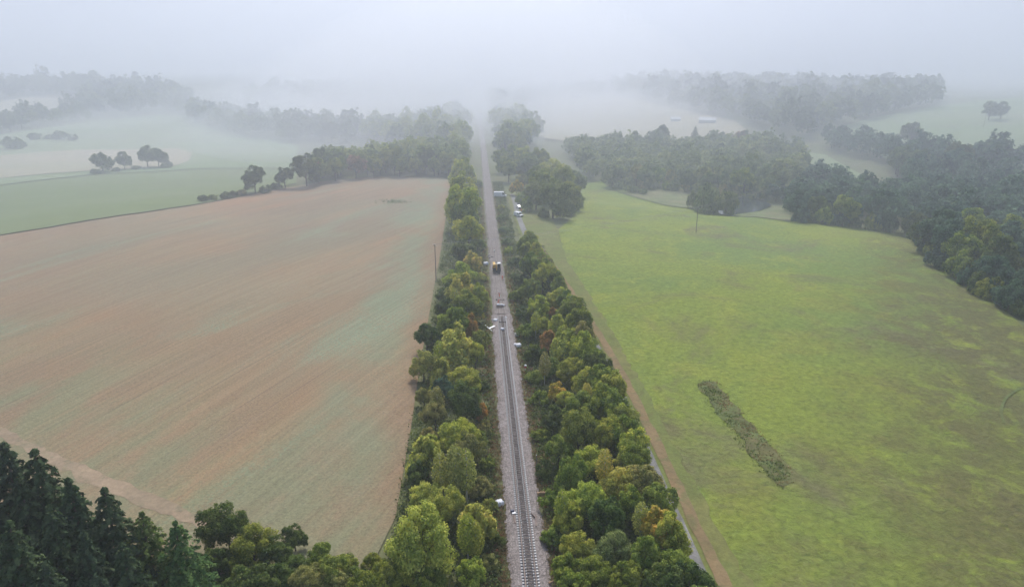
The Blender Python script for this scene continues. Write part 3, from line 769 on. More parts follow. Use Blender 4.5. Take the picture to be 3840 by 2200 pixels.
row([(563, 1306, 62, 'fine1', DK), (630, 1372, 56, 'fine2', MD), (730, 1334, 28, 'oak4', DK), (690, 1374, 44, 'oak1', DK), (795, 1392, 40, 'oak5', MD), (770, 1446, 48, 'fine0', OL), (860, 1405, 36, 'oak3', MD), (922, 1412, 34, 'oak2', MD), (845, 1452, 40, 'oak0', OL), (690, 1440, 46, 'oak6', DK), (600, 1450, 50, 'oak3', DK), (920, 1458, 36, 'oak5', MD), (540, 1400, 44, 'oak2', DK), (470, 1440, 40, 'oak6', DK), (815, 1432, 44, 'oak1', MD), (955, 1440, 40, 'fine0', MD), (885, 1440, 38, 'oak6', DK), (730, 1420, 44, 'fine2', DK), (900, 1470, 44, 'oak4', MD), (655, 1470, 50, 'oak1', DK), (590, 1385, 40, 'bush0', DK), (545, 1440, 44, 'bush1', DK), (640, 1425, 46, 'bush2', MD), (715, 1405, 38, 'bush0', DK), (765, 1425, 38, 'bush1', MD), (505, 1400, 36, 'bush2', DK), (835, 1425, 36, 'bush0', MD), (950, 1420, 34, 'bush1', DK)],
    'below the brown field', 'broadleaf trees below the brown field')

# big trees: band behind the brown field, grove by the lane, hedgerow trees (base pixel, crown radius in metres)
def base_trees(listing, group):
    for (px, py, r_, kind, col, label) in listing:
        x, y = ground_at(px, py)
        cat = {'bush': 'bush', 'birc': 'birch', 'fir0': 'conifer', 'fir1': 'conifer', 'fir2': 'conifer'}.get(kind[:4], 'tree')
        plant(kind, x, y, r_, col, label, cat, group, 2.1 if 'willow' in label else 1.0)
base_trees([
    (634, 478, 5.8, 'oak4', DK, 'tall ragged tree on the brown field\'s far edge, leftmost of the line'),
    (660, 478, 3.6, 'bush0', DK, 'bush at the foot of the leftmost tall tree'),
    (708, 466, 5.0, 'oak1', DK, 'round tree second from the left on the field\'s far edge'),
    (685, 470, 3.2, 'bush2', DK, 'bush between the two leftmost trees on the far edge'),
    (762, 462, 7.2, 'oak4', DK, 'tallest tree where the wood behind the brown field begins'),
    (600, 485, 3.0, 'bush1', OL, 'bush at the left foot of the leftmost tall tree'),
    (560, 492, 3.0, 'bush0', DK, 'low hedge bush, second from the hedge\'s left end'),
    (530, 496, 2.6, 'bush1', MD, 'low hedge bush, third from the hedge\'s left end'),
    (505, 499, 2.8, 'bush2', DK, 'low hedge bush at the left end of the far hedge'),
    (580, 488, 2.8, 'bush2', DK, 'low hedge bush beside the leftmost tall tree')], 'trees on the far edge of the brown field')
base_trees([
    (1330, 522, 6.5, 'fine0', GG, 'left foremost tree of the large round grove by the lane'),
    (1372, 540, 7.5, 'fine1', GG, 'foremost round tree of the large grove by the lane'),
    (1415, 520, 6.8, 'fine2', MD, 'right foremost tree of the large grove beside the pasture'),
    (1352, 505, 7.5, 'oak1', MD, 'middle tree of the large grove by the lane'),
    (1395, 492, 8.0, 'fine0', MD, 'tall tree in the centre of the large grove'),
    (1425, 485, 6.5, 'oak3', GG, 'right hand rear tree of the large grove'),
    (1330, 478, 7.5, 'oak5', MD, 'rear left tree of the large grove'),
    (1365, 462, 8.0, 'fine2', LT, 'rear top tree of the large grove with a yellowish crown'),
    (1283, 487, 3.9, 'coarse0', YL, 'golden yellow tree on the left of the large grove'),
    (1296, 470, 4.5, 'oak2', OL, 'olive brown tree behind the golden one'),
    (1262, 452, 6.5, 'oak0', MD, 'dark tree between railway and grove, nearest the parked vans'),
    (1245, 428, 6.0, 'oak4', MD, 'dark tree close right of the railway behind the vans'),
    (1272, 418, 7.0, 'oak6', MD, 'second dark tree behind the golden one'),
    (1300, 425, 7.0, 'oak1', LT, 'light tree behind the large grove on its left'),
    (1292, 446, 7.0, 'oak5', MD, 'dense tree filling the gap left of the grove'),
    (1318, 452, 7.5, 'fine1', GG, 'dense tree at the left rear of the grove, above the lane'),
    (1286, 402, 7.0, 'oak3', GG, 'hazy tree behind the left end of the grove'),
    (1345, 432, 8.0, 'oak0', MD, 'hazy tree behind the middle of the grove'),
    (1325, 338, 9.5, 'oak4', GG, 'solitary tall hazy tree beside the little white house')], 'trees of the grove by the lane')
base_trees([
    (257, 428, 7.2, 'oak2', DK, 'round dark tree at the left of the three in the valley pasture'),
    (310, 422, 5.8, 'oak6', DK, 'umbrella shaped tree in the middle of the valley pasture row'),
    (368, 417, 7.6, 'oak0', DK, 'broad dark tree in the valley pasture row'),
    (395, 416, 6.6, 'oak3', DK, 'dark tree joined to the broad one in the valley pasture'),
    (416, 417, 4.2, 'bush0', DK, 'round bush at the right end of the valley pasture row'),
    (238, 432, 3.6, 'bush1', DK, 'small bush at the left end of the valley pasture row'),
    (290, 427, 3.0, 'bush2', DK, 'low bush between the valley pasture trees'),
    (338, 422, 3.0, 'bush1', DK, 'second low bush between the valley pasture trees'),
    (35, 369, 9.0, 'bush0', DK, 'wide dark bush at the left edge of the upper pasture'),
    (88, 347, 6.0, 'bush1', DK, 'dark bush left of the upper pasture pair'),
    (152, 347, 7.0, 'bush2', DK, 'dark bush right of the upper pasture pair'),
    (183, 349, 5.0, 'bush0', DK, 'small bush at the right end in the upper pasture'),
    (120, 347, 4.0, 'bush2', DK, 'small low bush between the upper pasture pair'),
    (2258, 362, 10.0, 'oak2', DK, 'lone round tree on the far right hillside pasture'),
    (2452, 300, 9.0, 'oak3', DK, 'left tree of the far pair on the right hillside'),
    (2482, 297, 8.0, 'oak6', DK, 'right tree of the far pair on the right hillside'),
    (1752, 529, 6.5, 'bush0', GG, 'large rounded willow bush left of the pond'),
    (1800, 534, 5.6, 'bush1', GG, 'rounded willow bush in front of the pond'),
    (1722, 517, 3.6, 'bush2', GG, 'small willow bush left of the pond bushes'),
    (1535, 470, 4.0, 'bush0', GG, 'bush on the bank at the corner of the green pasture'),
    (1565, 478, 4.2, 'bush1', GG, 'second bush on the bank right of the pasture corner'),
    (1595, 482, 3.0, 'bush2', GG, 'small bush on the bank below the middle wood'),
    (1925, 502, 6.0, 'oak5', BL, 'pointed bluish tree right of the pond')], None)

# ------------------------------------------------------------------ woods: front trees one by one, the depths as masses
def fill(poly, spacing, seed):
    r = np.random.default_rng(seed)
    P = np.array(poly); lo, hi = P.min(0), P.max(0)
    out = []
    cand = r.uniform(lo, hi, (int(6 * (hi - lo).prod() / spacing ** 2) + 50, 2))
    cand = cand[inside(poly, cand[:, 0], cand[:, 1])]
    for c in cand:
        if all((c[0] - o[0]) ** 2 + (c[1] - o[1]) ** 2 > (spacing * 0.82) ** 2 for o in out): out.append(c)
    return np.array(out)

def low_poly(k, keep, grow, r):
    V, t, hc = ARR[k]
    q = V.reshape(-1, 4, 3); sel = r.choice(len(q), keep, replace=False)
    q = q[sel]; c = q.mean(1, keepdims=True)
    return (c + (q - c) * grow), t[sel]

def mass(name, pts, radii, cols_, label, keep=420, grow=2.6):
    """many crowns that read as one mass of foliage"""
    r = np.random.default_rng(len(pts))
    Vs, Ts = [], []
    for (x, y), s in zip(pts, radii):
        q, t = low_poly(int(r.integers(0, 7)), keep, grow, r)
        a = r.uniform(0, 6.28); ca, sa = math.cos(a), math.sin(a)
        p = q.reshape(-1, 3) * [s, s, s * r.uniform(0.9, 1.25)]
        p = np.stack([p[:, 0] * ca - p[:, 1] * sa + x, p[:, 0] * sa + p[:, 1] * ca + y, p[:, 2] + H(x, y)], -1)
        Vs.append(p); Ts.append(np.clip(t * 0.6 + r.uniform(-0.15, 0.5), 0, 1))
    me = leaf_mesh(name, np.concatenate(Vs), np.concatenate(Ts), M['leaf'])
    o = obj(name, me); o.color = (*cols_, 1)
    return tag(o, label, 'woodland', kind='stuff')

def wood(poly, spacing, rad, n_single, cols_, where, mass_label, seed, mass_col=DK, kinds=('oak0', 'oak1', 'oak2', 'oak3', 'oak4', 'oak5', 'oak6')):
    pts = fill(poly, spacing, seed)
    pts = pts[(pts[:, 0] < -6.5 - rad * 1.15) | (pts[:, 0] > 5.0 + rad * 1.15)]
    r = random.Random(seed)
    # nearest to the viewer show most
    d = np.hypot(pts[:, 0] - CAM[0], pts[:, 1])
    pts = pts[np.argsort(d)]
    single, rest = pts[:n_single], pts[n_single:]
    cnt = {}
    for (x, y) in single:
        col = r.choice(cols_); w = WORD[col]
        cnt[w] = k = cnt.get(w, 0) + 1
        plant(r.choice(kinds), x, y, rad * r.uniform(0.8, 1.2), col, '%s nearest %s tree %s' % (ordinal(k), w, where), 'tree', 'trees ' + where)
    if len(rest):
        mass('woodland', rest, [rad * r.uniform(0.85, 1.2) for _ in rest], mass_col, mass_label)
    return len(pts)

wc = []
wc.append(wood(G((775, 458), (900, 441), (1000, 438), (1100, 440), (1180, 430), (1185, 392), (1000, 392), (800, 412)), 9.5, 6.2, 22, [DK, MD, GG, MD, RD], 'in the wood behind the brown field', 'hazy depth of the wood behind the brown field', 11, MD))
wc.append(wood(G((470, 300), (520, 322), (600, 342), (700, 355), (885, 352), (890, 332), (700, 322), (560, 298), (490, 280)), 15, 9, 5, [DK], 'of the hazy wood above the left pasture', 'hazy blue wood above the left pasture', 12))
wc.append(wood(G((900, 352), (1000, 362), (1180, 385), (1186, 300), (1100, 300), (1000, 318), (930, 330)), 13, 8, 0, [DK], '', 'misty wood left of the railway beyond the first wood', 13, MD))
wc.append(wood(G((1206, 385), (1290, 385), (1330, 345), (1290, 300), (1206, 300)), 12, 7.6, 4, [MD, GG], 'in the misty wood right of the railway', 'misty wood right of the railway', 14, MD))
wc.append(wood(G((1450, 446), (1500, 444), (1520, 464), (1620, 468), (1740, 478), (1900, 500), (1960, 500), (1990, 450), (1990, 395), (1850, 372), (1700, 376), (1560, 372), (1400, 374), (1440, 410)), 10, 6.2, 26, [MD, GG, DK, OL, MD, GG, GG], 'in the wood above the pond', 'hazy depth of the wood above the pond', 15, GG))
wc.append(wood(G((1965, 549), (2060, 557), (2270, 583), (2298, 640), (2400, 702), (2541, 790), (2700, 870), (2700, 560), (2541, 470), (2400, 450), (2250, 470), (2210, 500), (2100, 480), (2020, 445), (1985, 470)), 10.5, 6.6, 46, [BL, DK, BL, BL, DK, MD], 'in the dark wood right of the pasture', 'depth of the dark wood right of the pasture', 16, BL))
wc.append(wood(G((2050, 372), (2180, 398), (2200, 440), (2240, 455), (2400, 445), (2541, 440), (2541, 410), (2400, 408), (2250, 408), (2190, 395), (2120, 360), (2050, 352)), 13, 8.2, 7, [BL, DK], 'in the wood under the hillside pasture', 'wood under the far hillside pasture', 17, BL))
wc.append(wood(G((1540, 243), (1650, 262), (1830, 300), (1990, 350), (2080, 318), (2310, 268), (2320, 235), (2000, 225), (1520, 226)), 20, 11, 0, [DK], '', 'far blue wood fading into the fog on the right', 18))
wc.append(wood(G((-60, 262), (60, 241), (206, 240), (215, 285), (300, 290), (460, 284), (480, 255), (420, 238), (200, 222), (-60, 222)), 19, 10.5, 0, [DK], '', 'far blue wood fading into the fog on the left', 19))
wc.append(wood(G((-40, 332), (60, 304), (150, 290), (212, 272), (260, 285), (200, 303), (60, 322), (-40, 338)), 15, 7.5, 5, [DK], 'in the hedge below the far stubble field', 'hedge below the far stubble field', 20))
wc.append(wood(G((600, 262), (760, 258), (1000, 247), (1160, 243), (1160, 232), (900, 230), (600, 240)), 24, 10, 0, [DK], '', 'very faint wood in the fog left of the railway', 21))
wc.append(wood(G((1216, 290), (1300, 275), (1330, 262), (1400, 246), (1500, 240), (1500, 228), (1216, 232)), 24, 10, 0, [DK], '', 'very faint wood in the fog right of the railway', 22))
base_trees([
    (1640, 372, 8.5, 'oak4', DK, 'tall dark tree at the golden field\'s lower edge, left of the conifer'),
    (1722, 368, 20.0, 'fir2', DK, 'pointed dark conifer at the golden field\'s lower edge'),
    (1790, 370, 7.5, 'oak5', DK, 'round dark tree right of the pointed conifer'),
    (1755, 370, 5.5, 'oak0', DK, 'low dark tree beside the pointed conifer'),
    (1840, 372, 8.5, 'oak2', RD, 'reddish tree right of the pointed conifer'),
    (1452, 376, 6.0, 'oak6', DK, 'small round tree at the golden field\'s lower left corner')], 'trees at the golden field\'s lower edge')
edges = [('fronting the dark right hand wood', [(1970, 550), (2060, 558), (2160, 570), (2270, 584), (2296, 622), (2310, 648), (2360, 680), (2400, 704), (2470, 748), (2541, 792)], 34, (3.0, 4.6), [BL, DK, MD, BL]),
         ('fronting the wood above the pond', [(1505, 462), (1600, 470), (1740, 480), (1900, 503)], 15, (3.0, 4.4), [GG, MD, GG, OL]),
         ('under the large grove by the lane', [(1290, 500), (1310, 530), (1370, 549), (1420, 530), (1440, 500)], 9, (2.6, 3.6), [MD, GG])]
for where, pts, n_, (a_, b_), cl in edges:
    W_ = np.array(G(*pts)); sg = np.concatenate([[0], np.cumsum(np.hypot(*np.diff(W_, axis=0).T))])
    for k in range(n_):
        t = sg[-1] * (k + random.uniform(0.2, 0.8)) / n_
        x = np.interp(t, sg, W_[:, 0]) + random.uniform(-0.5, 2.0); y = np.interp(t, sg, W_[:, 1]) + random.uniform(0, 2.5)
        c_ = cl[k % len(cl)]
        plant('bush%d' % (k % 3), float(x), float(y), random.uniform(a_, b_), c_, '%s bush %s, %s from the left' % (WORD[c_], where, ordinal(k + 1)), 'bush', 'bushes ' + where, random.uniform(1.2, 1.9))
print('woods', wc, 'plants', len(PLANTS))

# ------------------------------------------------------------------ undergrowth and dry grass along the line (uncountable)
def scatter_stuff(name, pts, size, hgt, col, label, per=9, leaf=0.3, mat='leaf', upright=0.0, lift=0.0):
    r = np.random.default_rng(len(pts))
    n = len(pts) * per
    k = np.repeat(np.arange(len(pts)), per)
    d = unit(r.normal(size=(n, 3)) + [0, 0, 0.5]); d[:, 2] = np.abs(d[:, 2])
    s = size * r.uniform(0.5, 1.4, len(pts))[k]
    P = np.column_stack([pts[k], H(pts[k][:, 0], pts[k][:, 1]) + lift]) + d * (s * r.uniform(0.3, 1, n))[:, None] * [1, 1, hgt]
    N = d * (1 - upright) + r.normal(0, 0.5, (n, 3)); 
    if upright: N[:, 2] *= 0.25
    V = cards(P, N, leaf, r, 0.6 - 0.35 * upright)
    t = np.clip(r.uniform(0.15, 0.85, len(pts))[k] + r.normal(0, 0.15, n), 0, 1)
    o = obj(name, leaf_mesh(name, V, t, M[mat])); o.color = (*col, 1)
    return tag(o, label, name.replace('_', ' '), kind='stuff')

def strip_pts(x0, x1, y0, y1, n, r, power=1.0):
    y = y0 * (y1 / y0) ** (r.uniform(0, 1, n) ** power)
    return np.column_stack([r.uniform(x0, x1, n), y])
r = np.random.default_rng(3)
U = np.concatenate([strip_pts(-19.6, -4.2, 55, 430, 5600, r), strip_pts(4.0, 19.5, 55, 260, 4600, r), strip_pts(3.6, 9.0, 250, 420, 900, r)])
scatter_stuff('undergrowth', U, 1.15, 1.0, (0.100, 0.128, 0.042), 'brambles and undergrowth beneath the trackside trees', 14, 0.42)
U = np.concatenate([strip_pts(-4.8, -2.9, 55, 420, 2300, r), strip_pts(2.8, 4.9, 55, 420, 2600, r)])
scatter_stuff('dry_grass', U, 0.42, 0.9, (0.20, 0.155, 0.075), 'dry yellow grass along both edges of the ballast', 8, 0.34, upright=0.7)
U = np.concatenate([strip_pts(-6.5, -3.6, 55, 400, 700, r), strip_pts(3.6, 6.5, 55, 400, 700, r)])
scatter_stuff('bracken', U, 0.6, 0.8, (0.15, 0.085, 0.040), 'brown bracken patches beside the ballast', 9, 0.36)
# the hollow's scrub
hp = np.array(hol); lo, hi = hp.min(0), hp.max(0)
q = r.uniform(lo, hi, (2600, 2)); q = q[inside(hol, q[:, 0], q[:, 1])]
q = q + r.normal(0, 0.55, q.shape)
k_ = r.uniform(0, 1, len(q)) + 0.35 * np.sin(q[:, 1] * 0.9) * np.sin(q[:, 0] * 1.1 + 1)
mid = np.interp(q[:, 1], sorted(hp[:, 1]), hp[np.argsort(hp[:, 1]), 0]) + r.normal(0, 0.5, len(q))
east = q[(q[:, 0] > mid) & (k_ < 0.55)]; west = q[(q[:, 0] <= mid) & (k_ < 0.6)]
scatter_stuff('scrub', west, 0.34, 0.25, (0.125, 0.16, 0.05), 'dark green scrub filling the hollow', 5, 0.24, lift=0.14)
scatter_stuff('dead_bracken', east, 0.30, 0.25, (0.20, 0.16, 0.07), 'russet bracken along the right rim of the hollow', 5, 0.22, lift=0.13)

# ------------------------------------------------------------------ things on and beside the line
M['white'] = flat_mat('white_paint', (0.80, 0.81, 0.82), 0.35, 0.03, 2, 0, 0.5)
M['glass'] = flat_mat('dark_glass', (0.03, 0.035, 0.04), 0.1, 0.1, 1, 0, 0.6)
M['rubber'] = flat_mat('tyre_rubber', (0.02, 0.02, 0.02), 0.85, 0.2, 4)
M['plastic'] = flat_mat('black_plastic', (0.03, 0.03, 0.032), 0.6, 0.2, 4)
M['steel'] = flat_mat('bare_steel', (0.42, 0.42, 0.43), 0.45, 0.15, 4, 0.7)
M['yellow'] = flat_mat('machine_yellow', (0.72, 0.42, 0.035), 0.4, 0.1, 3)
M['lamp'] = flat_mat('lamp_lens', (0.75, 0.75, 0.72), 0.15, 0.05, 3)
M['red'] = flat_mat('red_lens', (0.5, 0.03, 0.02), 0.25, 0.1, 3)
M['sack'] = flat_mat('woven_sack', (0.78, 0.78, 0.80), 0.85, 0.07, 3)
M['wood'] = flat_mat('cut_wood', (0.42, 0.27, 0.16), 0.9, 0.25, 3)
M['pole'] = flat_mat('grey_pole', (0.22, 0.19, 0.17), 0.9, 0.2, 3)
M['porcelain'] = flat_mat('insulator', (0.75, 0.74, 0.72), 0.3, 0.05, 3)
M['wire'] = flat_mat('wire', (0.45, 0.43, 0.41), 0.5, 0.1, 3, 0.6)
M['orange'] = flat_mat('hi_vis_orange', (0.85, 0.13, 0.035), 0.8, 0.1, 5)
M['tape'] = flat_mat('reflective_tape', (0.75, 0.75, 0.72), 0.4, 0.05, 5)
M['skin'] = flat_mat('skin', (0.48, 0.30, 0.22), 0.6, 0.08, 8)
M['helmet'] = flat_mat('white_helmet', (0.8, 0.8, 0.78), 0.3, 0.04, 5)
M['boot'] = flat_mat('boot', (0.04, 0.035, 0.03), 0.8, 0.2, 5)
M['render_wall'] = flat_mat('white_render', (0.72, 0.70, 0.67), 0.9, 0.06, 0.6)
M['slate'] = flat_mat('slate_roof', (0.16, 0.15, 0.16), 0.8, 0.2, 0.8)
M['sheet_roof'] = flat_mat('pale_roof', (0.5, 0.52, 0.52), 0.5, 0.06, 0.4)

def H1(x, y): return float(H(x, y))

# --- vehicles
def wheel(parent, x, y, r, w=0.22):
    t = MB().tube([(x, y - w / 2, r), (x, y + w / 2, r)], r, 16).build('wheel', M['rubber'], parent, True)
    s = 1 if y > 0 else -1
    MB().tube([(x, y + s * w * 0.3, r), (x, y + s * (w / 2 + 0.015), r)], r * 0.62, 12).build('rim', M['steel'], t)

def van(loc, rz, label, L=5.4, W=1.95, Hh=2.35, glazed=False, group='white vehicles by the lane'):
    """panel van, nose towards +x, standing on z = 0"""
    o = tag(empty('van', loc, rz), label, 'van', group)
    h = Hh; n = L / 2
    lo = [(-n, 0.32), (n - 0.05, 0.32), (n, 0.75), (n - 0.10, 1.08), (n - 0.95, 1.22), (n - 1.55, h - 0.12), (n - 1.85, h), (-n + 0.12, h), (-n, h - 0.25)]
    hw = W / 2
    mb = MB().prism(lo, -hw, hw)
    mb.build('body', M['white'], o, bevel=0.07)
    # windscreen, sloped
    a = Vector((n - 0.93, 0, 1.26)); c = Vector((n - 1.53, 0, h - 0.16))
    nrm = Vector((c.z - a.z, 0, -(c.x - a.x))).normalized() * 0.05
    g = MB().add([(a + nrm + Vector((0, s * (hw - 0.16), 0)))[:] for s in (-1, 1)] + [(c + nrm + Vector((0, s * (hw - 0.26), 0)))[:] for s in (1, -1)] +
                 [(a - nrm + Vector((0, s * (hw - 0.16), 0)))[:] for s in (-1, 1)] + [(c - nrm + Vector((0, s * (hw - 0.26), 0)))[:] for s in (1, -1)],
                 [(0, 1, 2, 3), (7, 6, 5, 4), (0, 4, 5, 1), (1, 5, 6, 2), (2, 6, 7, 3), (3, 7, 4, 0)])
    g.build('windscreen', M['glass'], o)
    for s in (-1, 1):
        y = s * (hw + 0.008)
        prof = [(n - 1.15, 1.28), (n - 1.62, h - 0.30), (n - 2.25, h - 0.30), (n - 2.25, 1.28)]
        MB().prism(prof, y - 0.012, y + 0.012).build('side_window', M['glass'], o)
        if glazed: MB().prism([(n - 2.4, 1.28), (n - 2.4, h - 0.30), (-n + 0.4, h - 0.32), (-n + 0.3, 1.28)], y - 0.012, y + 0.012).build('side_window', M['glass'], o)
        MB().box((n - 1.05, s * (hw + 0.14), 1.34), (0.12, 0.22, 0.26)).build('wing_mirror', M['plastic'], o)
        MB().box((n - 0.13, s * (hw - 0.30), 0.92), (0.22, 0.34, 0.20), (0, -0.25, 0)).build('headlight', M['lamp'], o)
        MB().box((-n - 0.005, s * (hw - 0.12), 1.05), (0.04, 0.14, 0.55)).build('tail_light', M['red'], o)
        wheel(o, n - 0.95, s * (hw - 0.08), 0.35); wheel(o, -n + 1.0, s * (hw - 0.08), 0.35)
    MB().box((n + 0.02, 0, 0.50), (0.10, W - 0.12, 0.26)).build('front_bumper', M['plastic'], o)
    MB().box((n + 0.0, 0, 0.80), (0.06, W * 0.5, 0.16)).build('grille', M['plastic'], o)
    MB().box((-n - 0.03, 0, 0.45), (0.10, W - 0.12, 0.18)).build('rear_bumper', M['plastic'], o)
    MB().box((-n - 0.004, 0, 1.75), (0.02, W - 0.5, 0.5)).build('rear_window', M['glass'], o)
    return o

vx, vy = ground_at(1238, 489)
van((vx + 0.7, vy, H1(vx, vy) + 0.15), R(-6), 'long white van parked crosswise beside the track', 6.9, 2.05, 2.75)
vx, vy = ground_at(1288, 518)
van((vx, vy, H1(vx, vy) + 0.2), R(-82), 'small white car on the lane, farthest of its vehicles', 4.2, 1.8, 1.62, True)
vx, vy = ground_at(1287, 539)
van((vx, vy + 1.0, H1(vx, vy) + 0.2), R(-52), 'white van on the lane with dark windscreen, by the grove', 4.9, 1.95, 2.1)
vx, vy = ground_at(1327, 612)
van((vx, vy, H1(vx, vy) + 0.1), R(-66), 'white van on the verge half hidden by trackside trees', 4.6, 1.95, 2.1)

# --- people
def skin_obj(name, pts, edges, mat, parent, root=0, sub=2):
    me = bpy.data.meshes.new(name)
    me.from_pydata([p[:3] for p in pts], edges, [])
    o = obj(name, me, mat, parent)
    sk = o.modifiers.new('skin', 'SKIN'); sk.use_smooth_shade = True
    if not me.skin_vertices: me.skin_vertices.new()
    for i, p in enumerate(pts):
        me.skin_vertices[0].data[i].radius = (p[3], p[4] if len(p) > 4 else p[3])
        me.skin_vertices[0].data[i].use_root = (i == root)
    ss = o.modifiers.new('sub', 'SUBSURF'); ss.levels = sub; ss.render_levels = sub
    return o

def person(loc, rz, label, bend=0.0, arms=0.3, stride=0.12, helmet=True):
    """standing worker facing +y; bend tips the trunk forwards; arms reach forwards"""
    o = tag(empty('person', loc, rz), label, 'person', 'workers on the line')
    hip = Vector((0, 0, 0.92))
    up = Vector((0, math.sin(bend), math.cos(bend)))
    ch = hip + up * 0.34; sh = hip + up * 0.50; nk = hip + up * 0.58; hd = nk + Vector((0, math.sin(bend * 0.7), math.cos(bend * 0.7))) * 0.17
    top_ = hd + Vector((0, math.sin(bend * 0.6), math.cos(bend * 0.6))) * 0.08
    P = [(*hip, .125, .10), (*ch, .145, .11), (*sh, .10, .085), (*nk, .055, .055), (*hd, .082, .098), (*top_, .06, .075)]
    E_ = [(0, 1), (1, 2), (2, 3), (3, 4), (4, 5)]
    J = []; JE = []; T = [(*(hip + Vector((0, 0, .06))), .140, .115), (*hip, .135, .112)]; TE = [(0, 1)]
    fwd = Vector((0, math.sin(arms + bend), -math.cos(arms + bend)))
    J = [(*(hip + up * .0), .145, .118), (*ch, .165, .125), (*sh, .125, .10), (*(nk - up * .02), .07, .068)]; JE = [(0, 1), (1, 2), (2, 3)]
    for s in (-1, 1):
        s0 = sh + Vector((s * .19, 0, 0)); el = s0 + fwd * .28 + Vector((s * .04, -.03, 0)); wr = el + (fwd + Vector((0, .35, 0))).normalized() * .25
        i = len(P); P += [(*s0, .058), (*el, .044), (*wr, .033)]; E_ += [(2, i), (i, i + 1), (i + 1, i + 2)]
        palm = wr + (wr - el).normalized() * .07; P += [(*palm, .036, .018)]; E_ += [(i + 2, i + 3)]
        f0 = (wr - el).normalized()
        for q in range(4):
            a = palm + f0 * .03 + Vector(((q - 1.5) * .019, 0, 0)); b_ = a + f0 * (.055 - .006 * abs(q - 1.3)) + Vector((0, 0, -.01))
            k = len(P); P += [(*a, .009), (*b_, .008)]; E_ += [(i + 3, k), (k, k + 1)]
        th = wr + f0 * .03 + Vector((-s * .045, .01, 0)); k = len(P); P += [(*th, .010), (*(th + f0 * .04), .009)]; E_ += [(i + 2, k), (k, k + 1)]
        j = len(J); J += [(*s0, .078), (*el, .062), (*(wr - f0 * .02), .052)]; JE += [(2, j), (j, j + 1), (j + 1, j + 2)]
        h0 = hip + Vector((s * .10, 0, -.06)); kn = Vector((s * .11, s * stride + .02, .50)); an = Vector((s * .11, s * stride * 1.8 - .03, .09))
        i = len(P); P += [(*h0, .085), (*kn, .058), (*an, .042), (an.x, an.y + .13, .035, .04, .03)]; E_ += [(0, i), (i, i + 1), (i + 1, i + 2), (i + 2, i + 3)]
        j = len(T); T += [(*h0, .105), (*kn, .082), (an.x, an.y, .14, .068)]; TE += [(1, j), (j, j + 1), (j + 1, j + 2)]
        MB().box((an.x, an.y + .05, .05), (.105, .28, .10), taper=.8).build('boot', M['boot'], o, True, .02)
        MB().tube([(kn.x * .99 + an.x * .01, kn.y * .55 + an.y * .45, .30), (an.x, kn.y * .5 + an.y * .5, .36)], .082, 10).build('reflective_band', M['tape'], o)
    skin_obj('body', P, E_, M['skin'], o)
    skin_obj('trousers', T, TE, M['orange'], o, 1)
    jk = skin_obj('jacket', J, JE, M['orange'], o, 0)
    MB().tube([ch - up * .06, ch], .182, 14).build('reflective_band', M['tape'], jk)
    # face and helmet
    face = Vector((0, math.cos(bend * .7), -math.sin(bend * .7)))
    side = Vector((1, 0, 0)); hu = side.cross(face)
    fb = MB()
    for s in (-1, 1): fb.box(hd + face * .098 + side * s * .034 + hu * .005, (.022, .012, .012))
    fb.build('eyes', M['boot'], o)
    MB().box(hd + face * .108 - hu * .025, (.022, .034, .045), (-bend * .7, 0, 0), .6).build('nose', M['skin'], o)
    MB().box(hd + face * .095 - hu * .06, (.05, .01, .012)).build('mouth', M['red'], o)
    for s in (-1, 1): MB().box(hd + side * s * .087, (.02, .045, .065), (-bend * .7, 0, 0), .8).build('ear', M['skin'], o)
    bm = bmesh.new(); bmesh.ops.create_uvsphere(bm, u_segments=16, v_segments=10, radius=.135)
    bmesh.ops.bisect_plane(bm, geom=bm.verts[:] + bm.edges[:] + bm.faces[:], plane_co=(0, 0, 0), plane_no=(0, 0, 1), clear_inner=True)
    me = bpy.data.meshes.new('helmet'); bm.to_mesh(me); bm.free(); me.polygons.foreach_set('use_smooth', [True] * len(me.polygons))
    ho = obj('helmet', me, M['helmet'], o); ho.location = hd + hu * .035; ho.rotation_euler = (-bend * .7, 0, 0); ho.scale = (.95, 1.1, .95)
    MB().box((0, .13, .005), (.17, .12, .012)).build('brim', M['helmet'], ho)
    return o

TOP = 0.46
px_, py_ = ground_at(1247, 697)
person((px_, py_, TOP - .12), R(160), 'worker in orange standing right of the rail excavator', .1, .5)
px_, py_ = ground_at(1239, 741)
person((px_, py_, TOP - .02), R(15), 'worker in orange between the rails, nearer the excavator', .25, .7)
px_, py_ = ground_at(1236, 758)
person((px_ + .1, py_, TOP - .02), R(-30), 'worker in orange bending behind the white trolley', .75, .6)
px_, py_ = ground_at(1291, 527)
person((px_ + .6, py_ + .6, H1(px_, py_) + .2), R(190), 'worker in orange between the two vehicles on the lane', .1, .2)

# --- road-rail excavator
ex, ey = -0.05, 229.0
xo = tag(empty('rail_excavator', (ex, ey, TOP)), 'yellow and black rail excavator standing on the track', 'excavator')
cb = MB().box((0, 0, .72), (2.0, 4.6, .40)).box((0, 2.2, .75), (2.5, .35, .5)).box((0, -2.2, .75), (2.5, .35, .5))
cb.build('chassis', M['plastic'], xo, bevel=.04)
for sx in (-1, 1):
    for sy in (-1, 1):
        t = MB().tube([(sx * 1.02, sy * 1.45, .72), (sx * 1.40, sy * 1.45, .72)], .52, 18).build('tyre', M['rubber'], xo, True)
        MB().tube([(sx * 1.38, sy * 1.45, .72), (sx * 1.43, sy * 1.45, .72)], .28, 12).build('hub', M['yellow'], t)
        MB().tube([(sx * .68, sy * 2.75, .28), (sx * .83, sy * 2.75, .28)], .26, 16).build('rail_wheel', M['steel'], xo, True)
        MB().box((sx * .76, sy * 2.5, .55), (.12, .7, .16), (sy * .5, 0, 0)).build('rail_arm', M['plastic'], xo)
